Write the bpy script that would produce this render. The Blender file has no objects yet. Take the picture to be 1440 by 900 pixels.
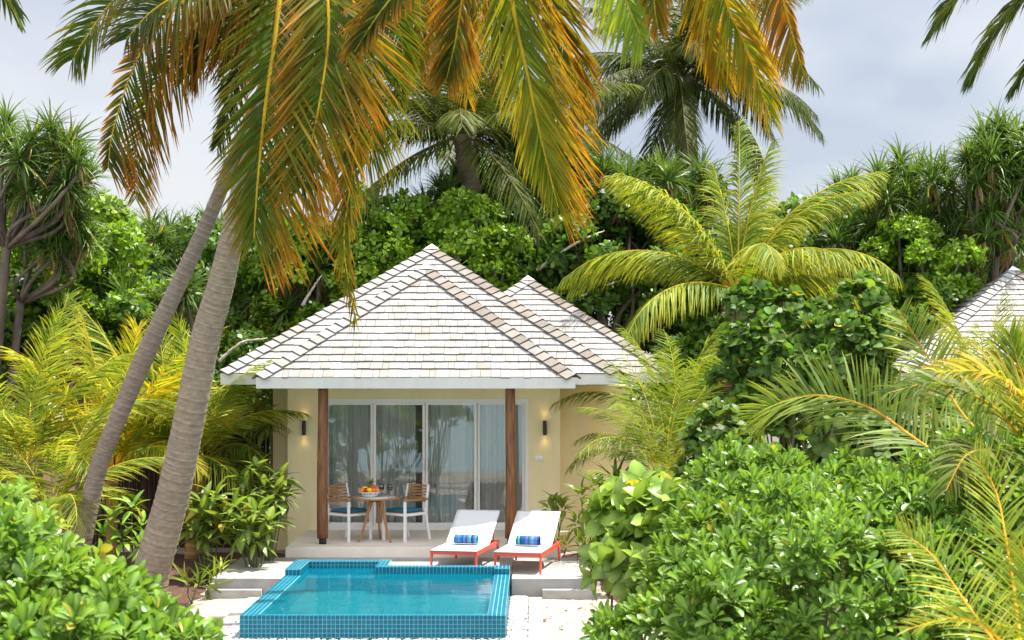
import bpy, bmesh, math, random
import numpy as np
from mathutils import Vector, Matrix

random.seed(7)
RNG = np.random.default_rng(11)
SC = bpy.context.scene
COL = SC.collection
PI = math.pi
FPX, CU, CV, ZC = 2250.0, 750.0, 500.0, 2.8     # focal length in photo pixels, vanishing point, eye height
GROUND = -0.39


def P(u, v, Y):
    """World point at distance Y seen at photo pixel (u, v): used for measuring."""
    return np.array([(u - CU) * Y / FPX, Y, ZC - (v - CV) * Y / FPX])


def lin(r, g, b):
    f = lambda c: (c / 255 / 12.92) if c / 255 <= 0.04045 else ((c / 255 + 0.055) / 1.055) ** 2.4
    return np.array([f(r), f(g), f(b)])


# ------------------------------------------------------------------ mesh building
class NB:
    """numpy quad mesh builder with a point colour attribute"""
    def __init__(self):
        self.V, self.F, self.C, self.n = [], [], [], 0

    def add(self, V, F, C=(1, 1, 1)):
        V = np.asarray(V, float).reshape(-1, 3)
        F = np.asarray(F, int).reshape(-1, 4)
        C = np.asarray(C, float)
        if C.ndim == 1:
            C = np.broadcast_to(C, (len(V), 3))
        self.V.append(V); self.F.append(F + self.n); self.C.append(C.reshape(-1, 3)); self.n += len(V)
        return self

    def mesh(self, name, smooth=True):
        V = np.concatenate(self.V); F = np.concatenate(self.F); C = np.concatenate(self.C)
        me = bpy.data.meshes.new(name)
        me.vertices.add(len(V)); me.vertices.foreach_set('co', V.astype(np.float32).ravel())
        keep = np.ones(F.shape, bool); keep[:, 3] = F[:, 3] != F[:, 2]
        cnt = keep.sum(1); li = F[keep]
        me.loops.add(len(li)); me.loops.foreach_set('vertex_index', li.astype(np.int32))
        me.polygons.add(len(F))
        me.polygons.foreach_set('loop_start', np.concatenate([[0], np.cumsum(cnt)[:-1]]).astype(np.int32))
        if smooth:
            me.polygons.foreach_set('use_smooth', np.ones(len(F), dtype=bool))
        a = me.color_attributes.new('Col', 'FLOAT_COLOR', 'POINT')
        a.data.foreach_set('color', np.concatenate([C, np.ones((len(C), 1))], 1).astype(np.float32).ravel())
        me.update(calc_edges=True); me.validate()
        return me


def nrm(a):
    a = np.asarray(a, float)
    return a / np.maximum(np.linalg.norm(a, axis=-1, keepdims=True), 1e-9)


BOXF = np.array([[0, 3, 2, 1], [4, 5, 6, 7], [0, 1, 5, 4], [1, 2, 6, 5], [2, 3, 7, 6], [3, 0, 4, 7]])


def box8(nb, c8, col=(1, 1, 1)):
    nb.add(c8, BOXF, col)


def box(nb, x0, x1, y0, y1, z0, z1, col=(1, 1, 1)):
    box8(nb, [(x0, y0, z0), (x1, y0, z0), (x1, y1, z0), (x0, y1, z0),
              (x0, y0, z1), (x1, y0, z1), (x1, y1, z1), (x0, y1, z1)], col)


def catmull(pts, n):
    p = np.asarray(pts, float)
    if len(p) == 2:
        return p[0] + (p[1] - p[0]) * np.linspace(0, 1, n)[:, None]
    p = np.vstack([2 * p[0] - p[1], p, 2 * p[-1] - p[-2]])
    out = []
    m = len(p) - 3
    for s in np.linspace(0, m - 1e-6, n):
        i = int(s); t = s - i
        a, b, c, d = p[i], p[i + 1], p[i + 2], p[i + 3]
        out.append(.5 * ((2 * b) + (c - a) * t + (2 * a - 5 * b + 4 * c - d) * t * t + (3 * b - a - 3 * c + d) * t ** 3))
    return np.array(out)


def tube(nb, pts, rad, sides=8, col=(1, 1, 1), cap=True, ref=None):
    """tapered tube through pts; col (3,) or (len(pts),3)"""
    pts = np.asarray(pts, float); n = len(pts)
    rad = np.broadcast_to(np.asarray(rad, float), (n,)) if np.ndim(rad) else np.full(n, rad)
    T = nrm(np.gradient(pts, axis=0))
    ref = np.array([1., 0.13, 0.07]) if ref is None else np.asarray(ref, float)
    if abs(np.dot(nrm(ref), T[n // 2])) > .9:
        ref = np.array([0.1, 1, 0.2])
    X = nrm(ref - np.sum(T * ref, 1)[:, None] * T); Y = np.cross(T, X)
    a = np.arange(sides) * 2 * PI / sides
    ring = X[:, None] * np.cos(a)[None, :, None] + Y[:, None] * np.sin(a)[None, :, None]
    V = pts[:, None] + ring * rad[:, None, None]
    V = V.reshape(-1, 3)
    i = np.arange(n - 1)[:, None] * sides; j = np.arange(sides)[None]; k = (j + 1) % sides
    F = np.stack([i + j, i + k, i + sides + k, i + sides + j], -1).reshape(-1, 4)
    C = np.asarray(col, float)
    C = np.repeat(C, sides, 0) if C.ndim == 2 else np.broadcast_to(C, (len(V), 3))
    if cap:
        e = [(0, pts[0]), ((n - 1) * sides, pts[-1])]
        extraV, extraF, base = [], [], len(V)
        for q, (o, c) in enumerate(e):
            extraV.append(c)
            for s_ in range(0, sides, 2):
                f = [base + q, o + s_, o + (s_ + 1) % sides, o + (s_ + 2) % sides]
                extraF.append(f if q else f[::-1])
        V = np.vstack([V, extraV]); F = np.vstack([F, extraF]); C = np.vstack([C, C[:1], C[-1:]])
    nb.add(V, F, C)


def lathe(nb, prof, sides=24, col=(1, 1, 1), c=(0, 0, 0)):
    """prof: list of (r, z)"""
    prof = np.array(prof, float); n = len(prof)
    a = np.arange(sides) * 2 * PI / sides
    V = np.stack([prof[:, 0:1] * np.cos(a), prof[:, 0:1] * np.sin(a), np.repeat(prof[:, 1:2], sides, 1)], -1).reshape(-1, 3) + np.array(c)
    i = np.arange(n - 1)[:, None] * sides; j = np.arange(sides)[None]; k = (j + 1) % sides
    F = np.stack([i + j, i + k, i + sides + k, i + sides + j], -1).reshape(-1, 4)
    nb.add(V, F, col)


# ------------------------------------------------------------------ objects
def obj(name, me, mat=None, parent=None, loc=None, rot=None):
    o = bpy.data.objects.new(name, me if not isinstance(me, NB) else me.mesh(name))
    COL.objects.link(o)
    if mat is not None and len(o.data.materials) == 0:
        o.data.materials.append(mat)
    if parent is not None:
        o.parent = parent
    if loc is not None:
        o.location = loc
    if rot is not None:
        o.rotation_euler = rot
    return o


def tag(o, label=None, cat=None, group=None, kind=None):
    if label: o['label'] = label
    if cat: o['category'] = cat
    if group: o['group'] = group
    if kind: o['kind'] = kind
    return o


def thing(name, label, cat, loc=(0, 0, 0), rotz=0., group=None):
    o = bpy.data.objects.new(name, None)
    COL.objects.link(o)
    o.empty_display_size = .2
    o.location = loc; o.rotation_euler = (0, 0, rotz)
    return tag(o, label, cat, group)


def kids(o):
    return [c for c in bpy.data.objects if c.parent == o]


def copy_tree(o, parent=None):
    c = o.copy(); COL.objects.link(c)
    if parent is not None:
        c.parent = parent
    for ch in kids(o):
        copy_tree(ch, c)
    return c


def bevel(o, w, seg=2):
    m = o.modifiers.new('bevel', 'BEVEL'); m.width = w; m.segments = seg; m.limit_method = 'ANGLE'; m.angle_limit = math.radians(40)
    return o


def flat(o):
    o.data.polygons.foreach_set('use_smooth', np.zeros(len(o.data.polygons), dtype=bool)); return o


# ------------------------------------------------------------------ materials
def newmat(name):
    m = bpy.data.materials.new(name); m.use_nodes = True
    nt = m.node_tree; nt.nodes.clear()
    return m, nt.nodes, nt.links


def N(nodes, typ, **kw):
    n = nodes.new(typ)
    for k, v in kw.items():
        if k in n.inputs.keys():
            n.inputs[k].default_value = v
        else:
            setattr(n, k, v)
    return n


def rgba(c, a=1.):
    return (float(c[0]), float(c[1]), float(c[2]), a)


def mixc(nd, ln, fac, a, b, mode='MIX'):
    m = nd.new('ShaderNodeMix'); m.data_type = 'RGBA'; m.blend_type = mode
    for sock, val in ((0, fac), (6, a), (7, b)):
        if hasattr(val, 'node'):
            ln.new(val, m.inputs[sock])
        else:
            m.inputs[sock].default_value = val if sock == 0 else rgba(val)
    return m.outputs[2]


def mat_solid(name, c, rough=.6, c2=None, scale=8., bump=0., bscale=40., stretch=(1, 1, 1), attr=False, metal=0., spec=.5, detail=5., sheen=0., contrast=(.35, .65)):
    """principled with a two-tone noise, optional bump, optionally multiplied by the Col attribute"""
    m, nd, ln = newmat(name)
    out = nd.new('ShaderNodeOutputMaterial'); b = N(nd, 'ShaderNodeBsdfPrincipled', Roughness=rough, Metallic=metal)
    b.inputs['Specular IOR Level'].default_value = spec
    ln.new(b.outputs[0], out.inputs[0])
    tc = nd.new('ShaderNodeTexCoord'); mp = nd.new('ShaderNodeMapping'); mp.inputs['Scale'].default_value = stretch
    ln.new(tc.outputs['Object'], mp.inputs[0])
    no = N(nd, 'ShaderNodeTexNoise', Scale=scale, Detail=detail, Roughness=.6); ln.new(mp.outputs[0], no.inputs[0])
    rp = nd.new('ShaderNodeMapRange'); rp.inputs[1].default_value = contrast[0]; rp.inputs[2].default_value = contrast[1]
    ln.new(no.outputs[0], rp.inputs[0])
    c = np.array(c); c2 = c * .8 if c2 is None else np.array(c2)
    colr = mixc(nd, ln, rp.outputs[0], c2, c)
    if attr:
        at = N(nd, 'ShaderNodeAttribute', attribute_name='Col')
        colr = mixc(nd, ln, 1., colr, at.outputs[0], 'MULTIPLY')
    ln.new(colr, b.inputs['Base Color'])
    if bump:
        n2 = N(nd, 'ShaderNodeTexNoise', Scale=bscale, Detail=6., Roughness=.65); ln.new(mp.outputs[0], n2.inputs[0])
        bp = N(nd, 'ShaderNodeBump', Strength=bump, Distance=.02); ln.new(n2.outputs[0], bp.inputs['Height'])
        ln.new(bp.outputs[0], b.inputs['Normal'])
    return m


def mat_leaf(name, rough=.42, trans=.3, tgain=1.5, vary=.25, spec=.5, scale=3.):
    """leaf: colour attribute, slight variation, light passing through"""
    m, nd, ln = newmat(name)
    out = nd.new('ShaderNodeOutputMaterial')
    b = N(nd, 'ShaderNodeBsdfPrincipled', Roughness=rough); b.inputs['Specular IOR Level'].default_value = spec
    t = nd.new('ShaderNodeBsdfTranslucent'); mx = nd.new('ShaderNodeMixShader'); mx.inputs[0].default_value = trans
    at = N(nd, 'ShaderNodeAttribute', attribute_name='Col')
    tc = nd.new('ShaderNodeTexCoord'); no = N(nd, 'ShaderNodeTexNoise', Scale=scale, Detail=3.); ln.new(tc.outputs['Object'], no.inputs[0])
    rp = nd.new('ShaderNodeMapRange'); rp.inputs[1].default_value = .3; rp.inputs[2].default_value = .7
    rp.inputs[3].default_value = 1 - vary; rp.inputs[4].default_value = 1 + vary
    ln.new(no.outputs[0], rp.inputs[0])
    c = mixc(nd, ln, 1., at.outputs[0], rp.outputs[0], 'MULTIPLY')
    ln.new(c, b.inputs['Base Color'])
    ct = mixc(nd, ln, 1., c, np.array([tgain * 1.05, tgain, tgain * .55]), 'MULTIPLY')
    ln.new(ct, t.inputs['Color'])
    ln.new(b.outputs[0], mx.inputs[1]); ln.new(t.outputs[0], mx.inputs[2]); ln.new(mx.outputs[0], out.inputs[0])
    return m


def mat_clear(name, tint=(1, 1, 1), ior=1.33, rough=.0, wave=0., wscale=3., refl=1., body=None, bodyf=0.):
    """thin clear sheet: sees through straight, mirrors by Fresnel"""
    m, nd, ln = newmat(name)
    out = nd.new('ShaderNodeOutputMaterial')
    tr = nd.new('ShaderNodeBsdfTransparent'); tr.inputs[0].default_value = rgba(tint)
    gl = nd.new('ShaderNodeBsdfGlossy'); gl.inputs['Roughness'].default_value = rough; gl.inputs[0].default_value = (refl, refl, refl, 1)
    fr = N(nd, 'ShaderNodeFresnel', IOR=ior); mx = nd.new('ShaderNodeMixShader')
    src = tr
    if body is not None:      # light scattered back by the water itself
        df = nd.new('ShaderNodeBsdfDiffuse'); df.inputs[0].default_value = rgba(body); src = nd.new('ShaderNodeMixShader'); src.inputs[0].default_value = bodyf
        ln.new(tr.outputs[0], src.inputs[1]); ln.new(df.outputs[0], src.inputs[2])
    ln.new(fr.outputs[0], mx.inputs[0]); ln.new(src.outputs[0], mx.inputs[1]); ln.new(gl.outputs[0], mx.inputs[2]); ln.new(mx.outputs[0], out.inputs[0])
    if wave:
        tc = nd.new('ShaderNodeTexCoord'); no = N(nd, 'ShaderNodeTexNoise', Scale=wscale, Detail=4., Distortion=.6); ln.new(tc.outputs['Object'], no.inputs[0])
        bp = N(nd, 'ShaderNodeBump', Strength=wave, Distance=.05); ln.new(no.outputs[0], bp.inputs['Height'])
        ln.new(bp.outputs[0], gl.inputs['Normal']); ln.new(bp.outputs[0], fr.inputs['Normal'])
    return m


# ------------------------------------------------------------------ foliage generators
def leaf_tpl(w, rows, fold=.15, bend=0., cols=3, lift=0.):
    """leaf along +Y, length 1; w = list of half widths along it; bends down by 'bend' at the tip"""
    y = np.linspace(0, 1, len(w)) if rows is None else np.asarray(rows, float)
    w = np.asarray(w, float)
    if cols == 3:
        V = np.stack([np.stack([-w, y, 0 * w, fold * w], 1), np.stack([0 * w, y, 0 * w, 0 * w], 1), np.stack([w, y, 0 * w, fold * w], 1)], 1)
    else:
        V = np.stack([np.stack([-w, y, 0 * w, 0 * w], 1), np.stack([w, y, 0 * w, 0 * w], 1)], 1)
    zc = lift * y - bend * y ** 2
    V[:, :, 2] += zc[:, None]
    n = len(y); F = []
    for i in range(n - 1):
        for j in range(cols - 1):
            a = i * cols + j
            F.append([a, a + 1, a + cols + 1, a + cols])
    return V.reshape(-1, 4), np.array(F), np.repeat(y, cols), np.tile([0, 1, 0] if cols == 3 else [0, 0], n)


def scatter(nb, tpl, pos, ydir, zdir, length, width, col, tipcol=None, ribcol=None):
    V, F, ty, rib = tpl
    K = len(pos)
    y = nrm(ydir); x = nrm(np.cross(y, zdir)); z = np.cross(x, y)
    L = np.broadcast_to(length, (K,))[:, None, None]; Wd = np.broadcast_to(width, (K,))[:, None, None]
    out = pos[:, None] + x[:, None] * V[None, :, 0:1] * Wd + y[:, None] * V[None, :, 1:2] * L + z[:, None] * (V[None, :, 2:3] * L + V[None, :, 3:4] * Wd)
    C = np.broadcast_to(col[:, None], (K, len(V), 3)).copy()
    if tipcol is not None:
        f = (ty ** 2)[None, :, None]; C = C * (1 - f) + tipcol[:, None] * f
    if ribcol is not None:
        f = (rib * .45)[None, :, None]; C = C * (1 - f) + np.asarray(ribcol)[None, None] * f
    Fa = (F[None] + (np.arange(K) * len(V))[:, None, None]).reshape(-1, 4)
    nb.add(out.reshape(-1, 3), Fa, C.reshape(-1, 3))


def perp(a):
    r = np.where(np.abs(a[:, 2:3]) < .9, np.array([[0, 0, 1.]]), np.array([[1., 0, 0]]))
    x = nrm(np.cross(r, a)); return x, np.cross(a, x)


def rosettes(nb, tpl, pos, axis, k, L, W, el, pal, rng, jitter=.15, ribcol=None, tipmix=None, offs=0.02):
    """k leaves round each axis; el=(low, high) elevation in degrees of leaves above the rosette plane; pal = list of colours"""
    n = len(pos); axis = nrm(axis)
    X, Y = perp(axis)
    i = np.arange(k)[None]
    ph = i * 2.39996 + rng.uniform(0, 6.28, (n, 1)) + rng.normal(0, .2, (n, k))
    e = np.radians(el[0] + (el[1] - el[0]) * (i / max(k - 1, 1)) + rng.normal(0, 9, (n, k)))
    out = X[:, None] * np.cos(ph)[..., None] + Y[:, None] * np.sin(ph)[..., None]
    d = out * np.cos(e)[..., None] + axis[:, None] * np.sin(e)[..., None]
    d = d + rng.normal(0, jitter, d.shape)
    zd = axis[:, None] * np.cos(e)[..., None] - out * np.sin(e)[..., None] + rng.normal(0, jitter, d.shape)
    p = pos[:, None] + axis[:, None] * (i[..., None] / k * offs) + out * offs * .3
    pal = np.asarray(pal)
    tone = rng.beta(1.3, 1.6, (n, k)) * .75 + rng.uniform(0, .25, (n, 1))
    idx = tone * (len(pal) - 1.001); a = idx.astype(int); f = (idx - a)[..., None]
    col = pal[a] * (1 - f) + pal[np.minimum(a + 1, len(pal) - 1)] * f
    col = col * rng.uniform(.72, 1.25, (n, k, 1))
    if ribcol is not None:      # a few leaves have yellowed
        yl = rng.random((n, k)) < .010
        col[yl] = np.array([.42, .30, .02]) * rng.uniform(.5, 1.1, (int(yl.sum()), 1))
    Ls = rng.uniform(L[0], L[1], (n, k)); Ws = Ls * rng.uniform(W[0], W[1], (n, k))
    tip = None
    if tipmix is not None:
        r = rng.random((n * k, 1)) ** 2
        tip = col.reshape(-1, 3) * (1 - r) + np.asarray(tipmix)[None] * r
    scatter(nb, tpl, p.reshape(-1, 3), d.reshape(-1, 3), zd.reshape(-1, 3), Ls.ravel(), Ws.ravel(), col.reshape(-1, 3), tip, ribcol)


def on_blobs(blobs, dens, rng, zmin=-.25, depth=.25, up=.5, face=None):
    """points and outward axes on a union of ellipsoids; dens = points per square metre"""
    PP, AA = [], []
    for (c, r) in blobs:
        c = np.array(c, float); r = np.array(r, float)
        area = 4 * PI * ((r[0] * r[1]) ** 1.6 / 3 + (r[0] * r[2]) ** 1.6 / 3 + (r[1] * r[2]) ** 1.6 / 3) ** (1 / 1.6)
        n = max(4, int(area * dens))
        d = nrm(rng.normal(0, 1, (n, 3)))
        keep = d[:, 2] > zmin
        if face is not None:
            keep &= (d @ nrm(np.array(face, float))) > -.35
        d = d[keep]
        p = c + d * r * (1 - depth * rng.random((len(d), 1)) ** 1.5)
        a = nrm(d / r) + np.array([0, 0, up]) + rng.normal(0, .25, d.shape)
        ok = np.ones(len(p), bool)
        for (c2, r2) in blobs:
            if np.allclose(c2, c): continue
            ok &= np.sum(((p - np.array(c2)) / (np.array(r2) * .85)) ** 2, 1) > 1
        PP.append(p[ok]); AA.append(a[ok])
    return np.concatenate(PP), nrm(np.concatenate(AA))


def frond_mesh(nb, ctrl, rng, n=56, L=.85, w=.042, up=(0, 0, 1), S=None, roll=0., droop=.45, vee=.25, ang=(38, 68),
               pal=None, tip=None, tipamt=.6, rib=None, asym=(1, 1), rr=.022, tstart=.12, gap=0., seg=4, sway=.05, split=None):
    """a feather-leaved palm frond: midrib tube and two rows of drooping strip leaflets"""
    pts = catmull(ctrl, 40)
    T = nrm(np.gradient(pts, axis=0))
    if S is None:
        S_ = nrm(np.cross(T, np.asarray(up, float)))
    else:
        S_ = np.broadcast_to(np.asarray(S, float), T.shape)
        S_ = nrm(S_ - np.sum(S_ * T, 1)[:, None] * T)
    N_ = np.cross(S_, T)
    if roll:
        r = roll if np.ndim(roll) == 0 else np.interp(np.linspace(0, 1, 40), np.linspace(0, 1, len(roll)), roll)
        r = np.radians(np.broadcast_to(r, (40,)))[:, None]
        S_, N_ = S_ * np.cos(r) + N_ * np.sin(r), N_ * np.cos(r) - S_ * np.sin(r)
    tt = np.linspace(0, 1, 40)
    rib = np.array(rib if rib is not None else lin(196, 160, 40))
    tube(nb, pts, np.interp(tt, [0, .15, 1], [rr * 1.5, rr, rr * .22]), 6, rib, cap=False)
    pal = np.asarray(pal); tip = np.asarray(tip if tip is not None else pal[-1])
    g = np.array([0, 0, -1.])
    for side, a_, tipa in ((-1, asym[0], np.ravel(tipamt)[0]), (1, asym[1], np.ravel(tipamt)[-1])):
        t = np.sort(np.clip(np.linspace(tstart, .995, n) + rng.normal(0, .25 / n, n), 0, 1))
        if gap:
            t = t[rng.random(n) > gap]
        k = len(t)
        I = lambda A: np.stack([np.interp(t, tt, A[:, q]) for q in range(3)], 1)
        p, Tt, Ss, Nn = I(pts), nrm(I(T)), nrm(I(S_)), nrm(I(N_))
        prof = np.interp(t, [0, .12, .3, .62, .85, 1], [.5, .72, 1, .95, .68, .36]) * rng.uniform(.88, 1.08, k)
        A = np.radians(np.interp(t, [0, 1], ang) + rng.normal(0, 4, k))
        ve = vee + rng.normal(0, .1, k)
        d = Ss * side * np.cos(A)[:, None] + Tt * np.sin(A)[:, None] + Nn * ve[:, None] + rng.normal(0, sway, (k, 3))
        d = nrm(d)
        Wv = Tt - np.sum(Tt * d, 1)[:, None] * d
        Wv = nrm(Wv + Nn * rng.normal(0, .25, k)[:, None]); Wv = nrm(Wv - np.sum(Wv * d, 1)[:, None] * d)
        wid = np.interp(np.linspace(0, 1, seg + 1), [0, .18, .5, .8, 1], [.55, 1, .9, .5, .06])
        step = (L * a_ * prof / seg)[:, None]
        tone = np.clip(rng.beta(1.5, 1.8, k) + .25 * np.sin(t * 9 + rng.uniform(0, 6)), 0, 1) * (len(pal) - 1.001)
        ai = tone.astype(int); f = (tone - ai)[:, None]
        c0 = (pal[ai] * (1 - f) + pal[ai + 1] * f) * rng.uniform(.8, 1.2, (k, 1))
        ta = np.clip(tipa * rng.uniform(.3, 1.5, (k, 1)), 0, 1)
        dr = droop * rng.uniform(.6, 1.4, (k, 1))
        VV, CC = [], []
        cur = p
        for s_ in range(seg + 1):
            h = (w * wid[s_]) / 2 * np.interp(t, [0, .1, .7, 1], [.7, 1, .95, .6])[:, None]
            VV.append(np.stack([cur - Wv * h, cur + Wv * h], 1))
            fs = (s_ / seg) ** 2.1 * ta
            CC.append(np.repeat((c0 * (1 - fs) + tip * fs)[:, None], 2, 1))
            dd = nrm(d + g * dr * ((s_ + .5) / seg) ** 1.2 * 1.3)
            cur = cur + dd * step
        V = np.stack(VV, 1).reshape(k, -1, 3); C = np.stack(CC, 1).reshape(k, -1, 3)
        q = np.arange(seg)[:, None] * 2
        F = np.concatenate([q, q + 1, q + 3, q + 2], 1)
        Fa = (F[None] + (np.arange(k) * (seg + 1) * 2)[:, None, None]).reshape(-1, 4)
        nb.add(V.reshape(-1, 3), Fa, C.reshape(-1, 3))


def arc_ctrl(Lf, e0, bend, n=7, side=0.):
    """rachis from the origin out along +X: starts at elevation e0 and bends down by 'bend' degrees"""
    a = np.radians(e0 - bend * np.linspace(0, 1, 24) ** 1.3)
    st = Lf / 23
    x = np.concatenate([[0], np.cumsum(np.cos(a) * st)])[:24]; z = np.concatenate([[0], np.cumsum(np.sin(a) * st)])[:24]
    y = side * np.linspace(0, 1, 24) ** 2 * Lf
    return np.stack([x, y, z], 1)[np.linspace(0, 23, n).astype(int)]


def trunk_mesh(ctrl, rad, sides=14, ring=.13, col=(1, 1, 1), amp=.05, rng=None, n=None):
    """ringed palm trunk"""
    rng = rng or RNG
    nb = NB()
    c = catmull(ctrl, 60)
    ln_ = np.sum(np.linalg.norm(np.diff(c, axis=0), axis=1))
    n = n or max(20, int(ln_ / (ring / 5)))
    pts = catmull(ctrl, n)
    t = np.linspace(0, 1, n)
    r = np.interp(t, np.linspace(0, 1, len(rad)), rad)
    s = t * ln_ / ring + .35 * np.sin(t * 23) + .2 * np.sin(t * 61)
    saw = s - np.floor(s)
    r = r * (1 + amp * (.5 - saw)) * (1 + rng.normal(0, .008, n))
    tone = np.where(saw < .2, 1.28, np.where(saw > .8, .84, 1.)) * rng.uniform(.93, 1.07, n)
    C = np.asarray(col)[None] * tone[:, None]
    tube(nb, pts, r, sides, C)
    return nb
# ------------------------------------------------------------------ camera, sun, sky
cam_d = bpy.data.cameras.new('camera'); cam = bpy.data.objects.new('camera', cam_d); COL.objects.link(cam)
cam.location = (0, 0, ZC); cam.rotation_euler = (PI / 2, 0, 0)
cam_d.sensor_width = 36; cam_d.lens = 36 * FPX / 1440
cam_d.shift_x = -30 / 1440; cam_d.shift_y = 50 / 1440
cam_d.clip_start = .1; cam_d.clip_end = 3000
cam_d.dof.use_dof = True; cam_d.dof.focus_distance = 23.5; cam_d.dof.aperture_fstop = 4.5
SC.camera = cam

SUNV = Vector((0.365, 0.19, 1.0)).normalized()
sd = bpy.data.lights.new('sun', 'SUN'); sd.energy = 4.4; sd.angle = math.radians(.5); sd.color = (1, .955, .88)
so = bpy.data.objects.new('sun', sd); COL.objects.link(so); so.rotation_euler = SUNV.to_track_quat('Z', 'Y').to_euler(); so.location = (20, 20, 60)

wd = bpy.data.worlds.new('World'); SC.world = wd; wd.use_nodes = True
nd, ln = wd.node_tree.nodes, wd.node_tree.links; nd.clear()
wo = nd.new('ShaderNodeOutputWorld'); bg = nd.new('ShaderNodeBackground'); bg.inputs[1].default_value = .10
ln.new(bg.outputs[0], wo.inputs[0])
sky = nd.new('ShaderNodeTexSky'); sky.sky_type = 'NISHITA'; sky.sun_disc = False
sky.sun_elevation = math.asin(SUNV.z); sky.sun_rotation = math.atan2(SUNV.x, SUNV.y); sky.air_density = 1.; sky.dust_density = 1.2; sky.ozone_density = 1.
tc = nd.new('ShaderNodeTexCoord'); mp = nd.new('ShaderNodeMapping'); mp.inputs['Scale'].default_value = (1, 1, 2.2)
ln.new(tc.outputs['Generated'], mp.inputs[0])
n1 = N(nd, 'ShaderNodeTexNoise', Scale=2.6, Detail=6., Roughness=.5, Distortion=.4); ln.new(mp.outputs[0], n1.inputs[0])
r1 = nd.new('ShaderNodeMapRange'); r1.inputs[1].default_value = .40; r1.inputs[2].default_value = .60; ln.new(n1.outputs[0], r1.inputs[0])
SKYK = 2.35
cl = mixc(nd, ln, r1.outputs[0], np.array([.79, .84, .99]) * SKYK, np.array([1.22, 1.22, 1.24]) * SKYK)
sx = nd.new('ShaderNodeSeparateXYZ'); ln.new(tc.outputs['Generated'], sx.inputs[0])
zr = nd.new('ShaderNodeMapRange'); zr.interpolation_type = 'SMOOTHSTEP'; zr.inputs[1].default_value = .22; zr.inputs[2].default_value = .85; zr.inputs[3].default_value = 1.; zr.inputs[4].default_value = 2.0
ln.new(sx.outputs[2], zr.inputs[0])                      # a bright hazy overcast: the zenith is brighter than the horizon
cl = mixc(nd, ln, 1., cl, zr.outputs[0], 'MULTIPLY')
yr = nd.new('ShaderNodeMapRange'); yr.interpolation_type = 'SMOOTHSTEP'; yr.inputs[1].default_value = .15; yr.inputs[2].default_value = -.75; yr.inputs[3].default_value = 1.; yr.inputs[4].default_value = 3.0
ln.new(sx.outputs[1], yr.inputs[0])                      # unseen sky behind the camera, brightness added to fill the shaded porch
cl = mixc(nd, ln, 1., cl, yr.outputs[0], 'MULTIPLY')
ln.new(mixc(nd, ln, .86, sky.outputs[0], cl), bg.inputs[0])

SC.view_settings.view_transform = 'Standard'; SC.view_settings.look = 'None'
SC.view_settings.exposure = 1.5; SC.view_settings.gamma = 1
SC.view_settings.use_curve_mapping = False
SC.cycles.max_bounces = 10; SC.cycles.transparent_max_bounces = 16; SC.cycles.diffuse_bounces = 6
SC.cycles.caustics_reflective = False; SC.cycles.caustics_refractive = False
SC.cycles.use_denoising = True

# ------------------------------------------------------------------ materials of the built things
M = {}
M['sand'] = mat_solid('sand', (.33, .29, .235), .9, (.21, .178, .14), 5., .5, 30., detail=9, contrast=(.3, .6))
M['mulch'] = mat_solid('mulch', (.11, .045, .025), .95, (.035, .016, .01), 18., 1., 45., detail=8)
M['concrete'] = mat_solid('pale_concrete', (.34, .325, .30), .75, (.25, .24, .22), 2.2, .12, 60., detail=10)
M['concrete2'] = mat_solid('step_concrete', (.40, .38, .35), .8, (.29, .275, .25), 4., .15, 60., detail=10)
M['terrace'] = mat_solid('terrace_stone', (.74, .66, .57), .55, (.66, .585, .50), 3., .05, 60.)
M['paver'] = mat_solid('paver_strip', (.36, .315, .27), .8, (.28, .245, .21), 7., .15, 60., attr=True)
M['wall'] = mat_solid('cream_render', (.87, .745, .455), .85, (.79, .66, .38), 1.3, .10, 90., (2.2, 2.2, .5), contrast=(.25, .7))
M['white'] = mat_solid('white_paint', (.80, .80, .79), .45, (.75, .75, .735), 1.2)
M['fascia'] = mat_solid('fascia_paint', (.57, .555, .525), .5, (.50, .485, .45), 2.0, .05, 40., (3, 3, .8), contrast=(.25, .75))
M['gwall'] = mat_solid('garden_wall_paint', (.72, .68, .60), .85, (.58, .53, .45), 2.5, .1)
M['frame'] = mat_solid('white_aluminium', (.78, .76, .73), .35, (.74, .72, .69), 2.)
M['shingle'] = mat_solid('cedar_shingle', (1., 1., 1.), .85, (.78, .74, .69), 3., .25, 30., (1, 1, 1), attr=True, detail=8)
M['post'] = mat_solid('stained_post', (.27, .11, .036), .55, (.075, .026, .010), 6., .5, 14., (5, 5, .5), contrast=(.3, .7))
M['black'] = mat_solid('black_metal', (.012, .011, .01), .45, (.02, .018, .016), 10.)
M['curtain'] = None
M['glass'] = mat_clear('window_glass', (.96, .98, .975), 1.58, 0.0)
M['inroom'] = mat_solid('room_wall', (.62, .58, .52), .9)
M['water'] = mat_clear('pool_water', (.25, .86, .92), 1.19, .02, .13, 3.2, .5, (.0, .155, .23), .45)
M['tile'] = mat_solid('glass_tile', (1, 1, 1), .32, (.96, .97, .98), 20., attr=True, spec=.25)
M['grout'] = mat_solid('white_grout', (.28, .55, .62), .7, (.22, .46, .53), 10.)
M['poolint'] = mat_solid('pool_floor_tile', (.012, .34, .42), .4, (.008, .27, .36), 2.4)
M['pebble'] = mat_solid('white_pebble', (.48, .47, .45), .6, (.36, .35, .335), 9., attr=True)
M['red'] = mat_solid('coral_red_metal', (.72, .075, .035), .4, (.66, .062, .03), 6.)
M['sling'] = mat_solid('white_sling', (.56, .56, .55), .8, (.52, .52, .51), 60.)
M['teak'] = mat_solid('teak', (.42, .21, .075), .5, (.26, .115, .04), 5., .2, 20., (9, 1.2, 1.2))
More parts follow.
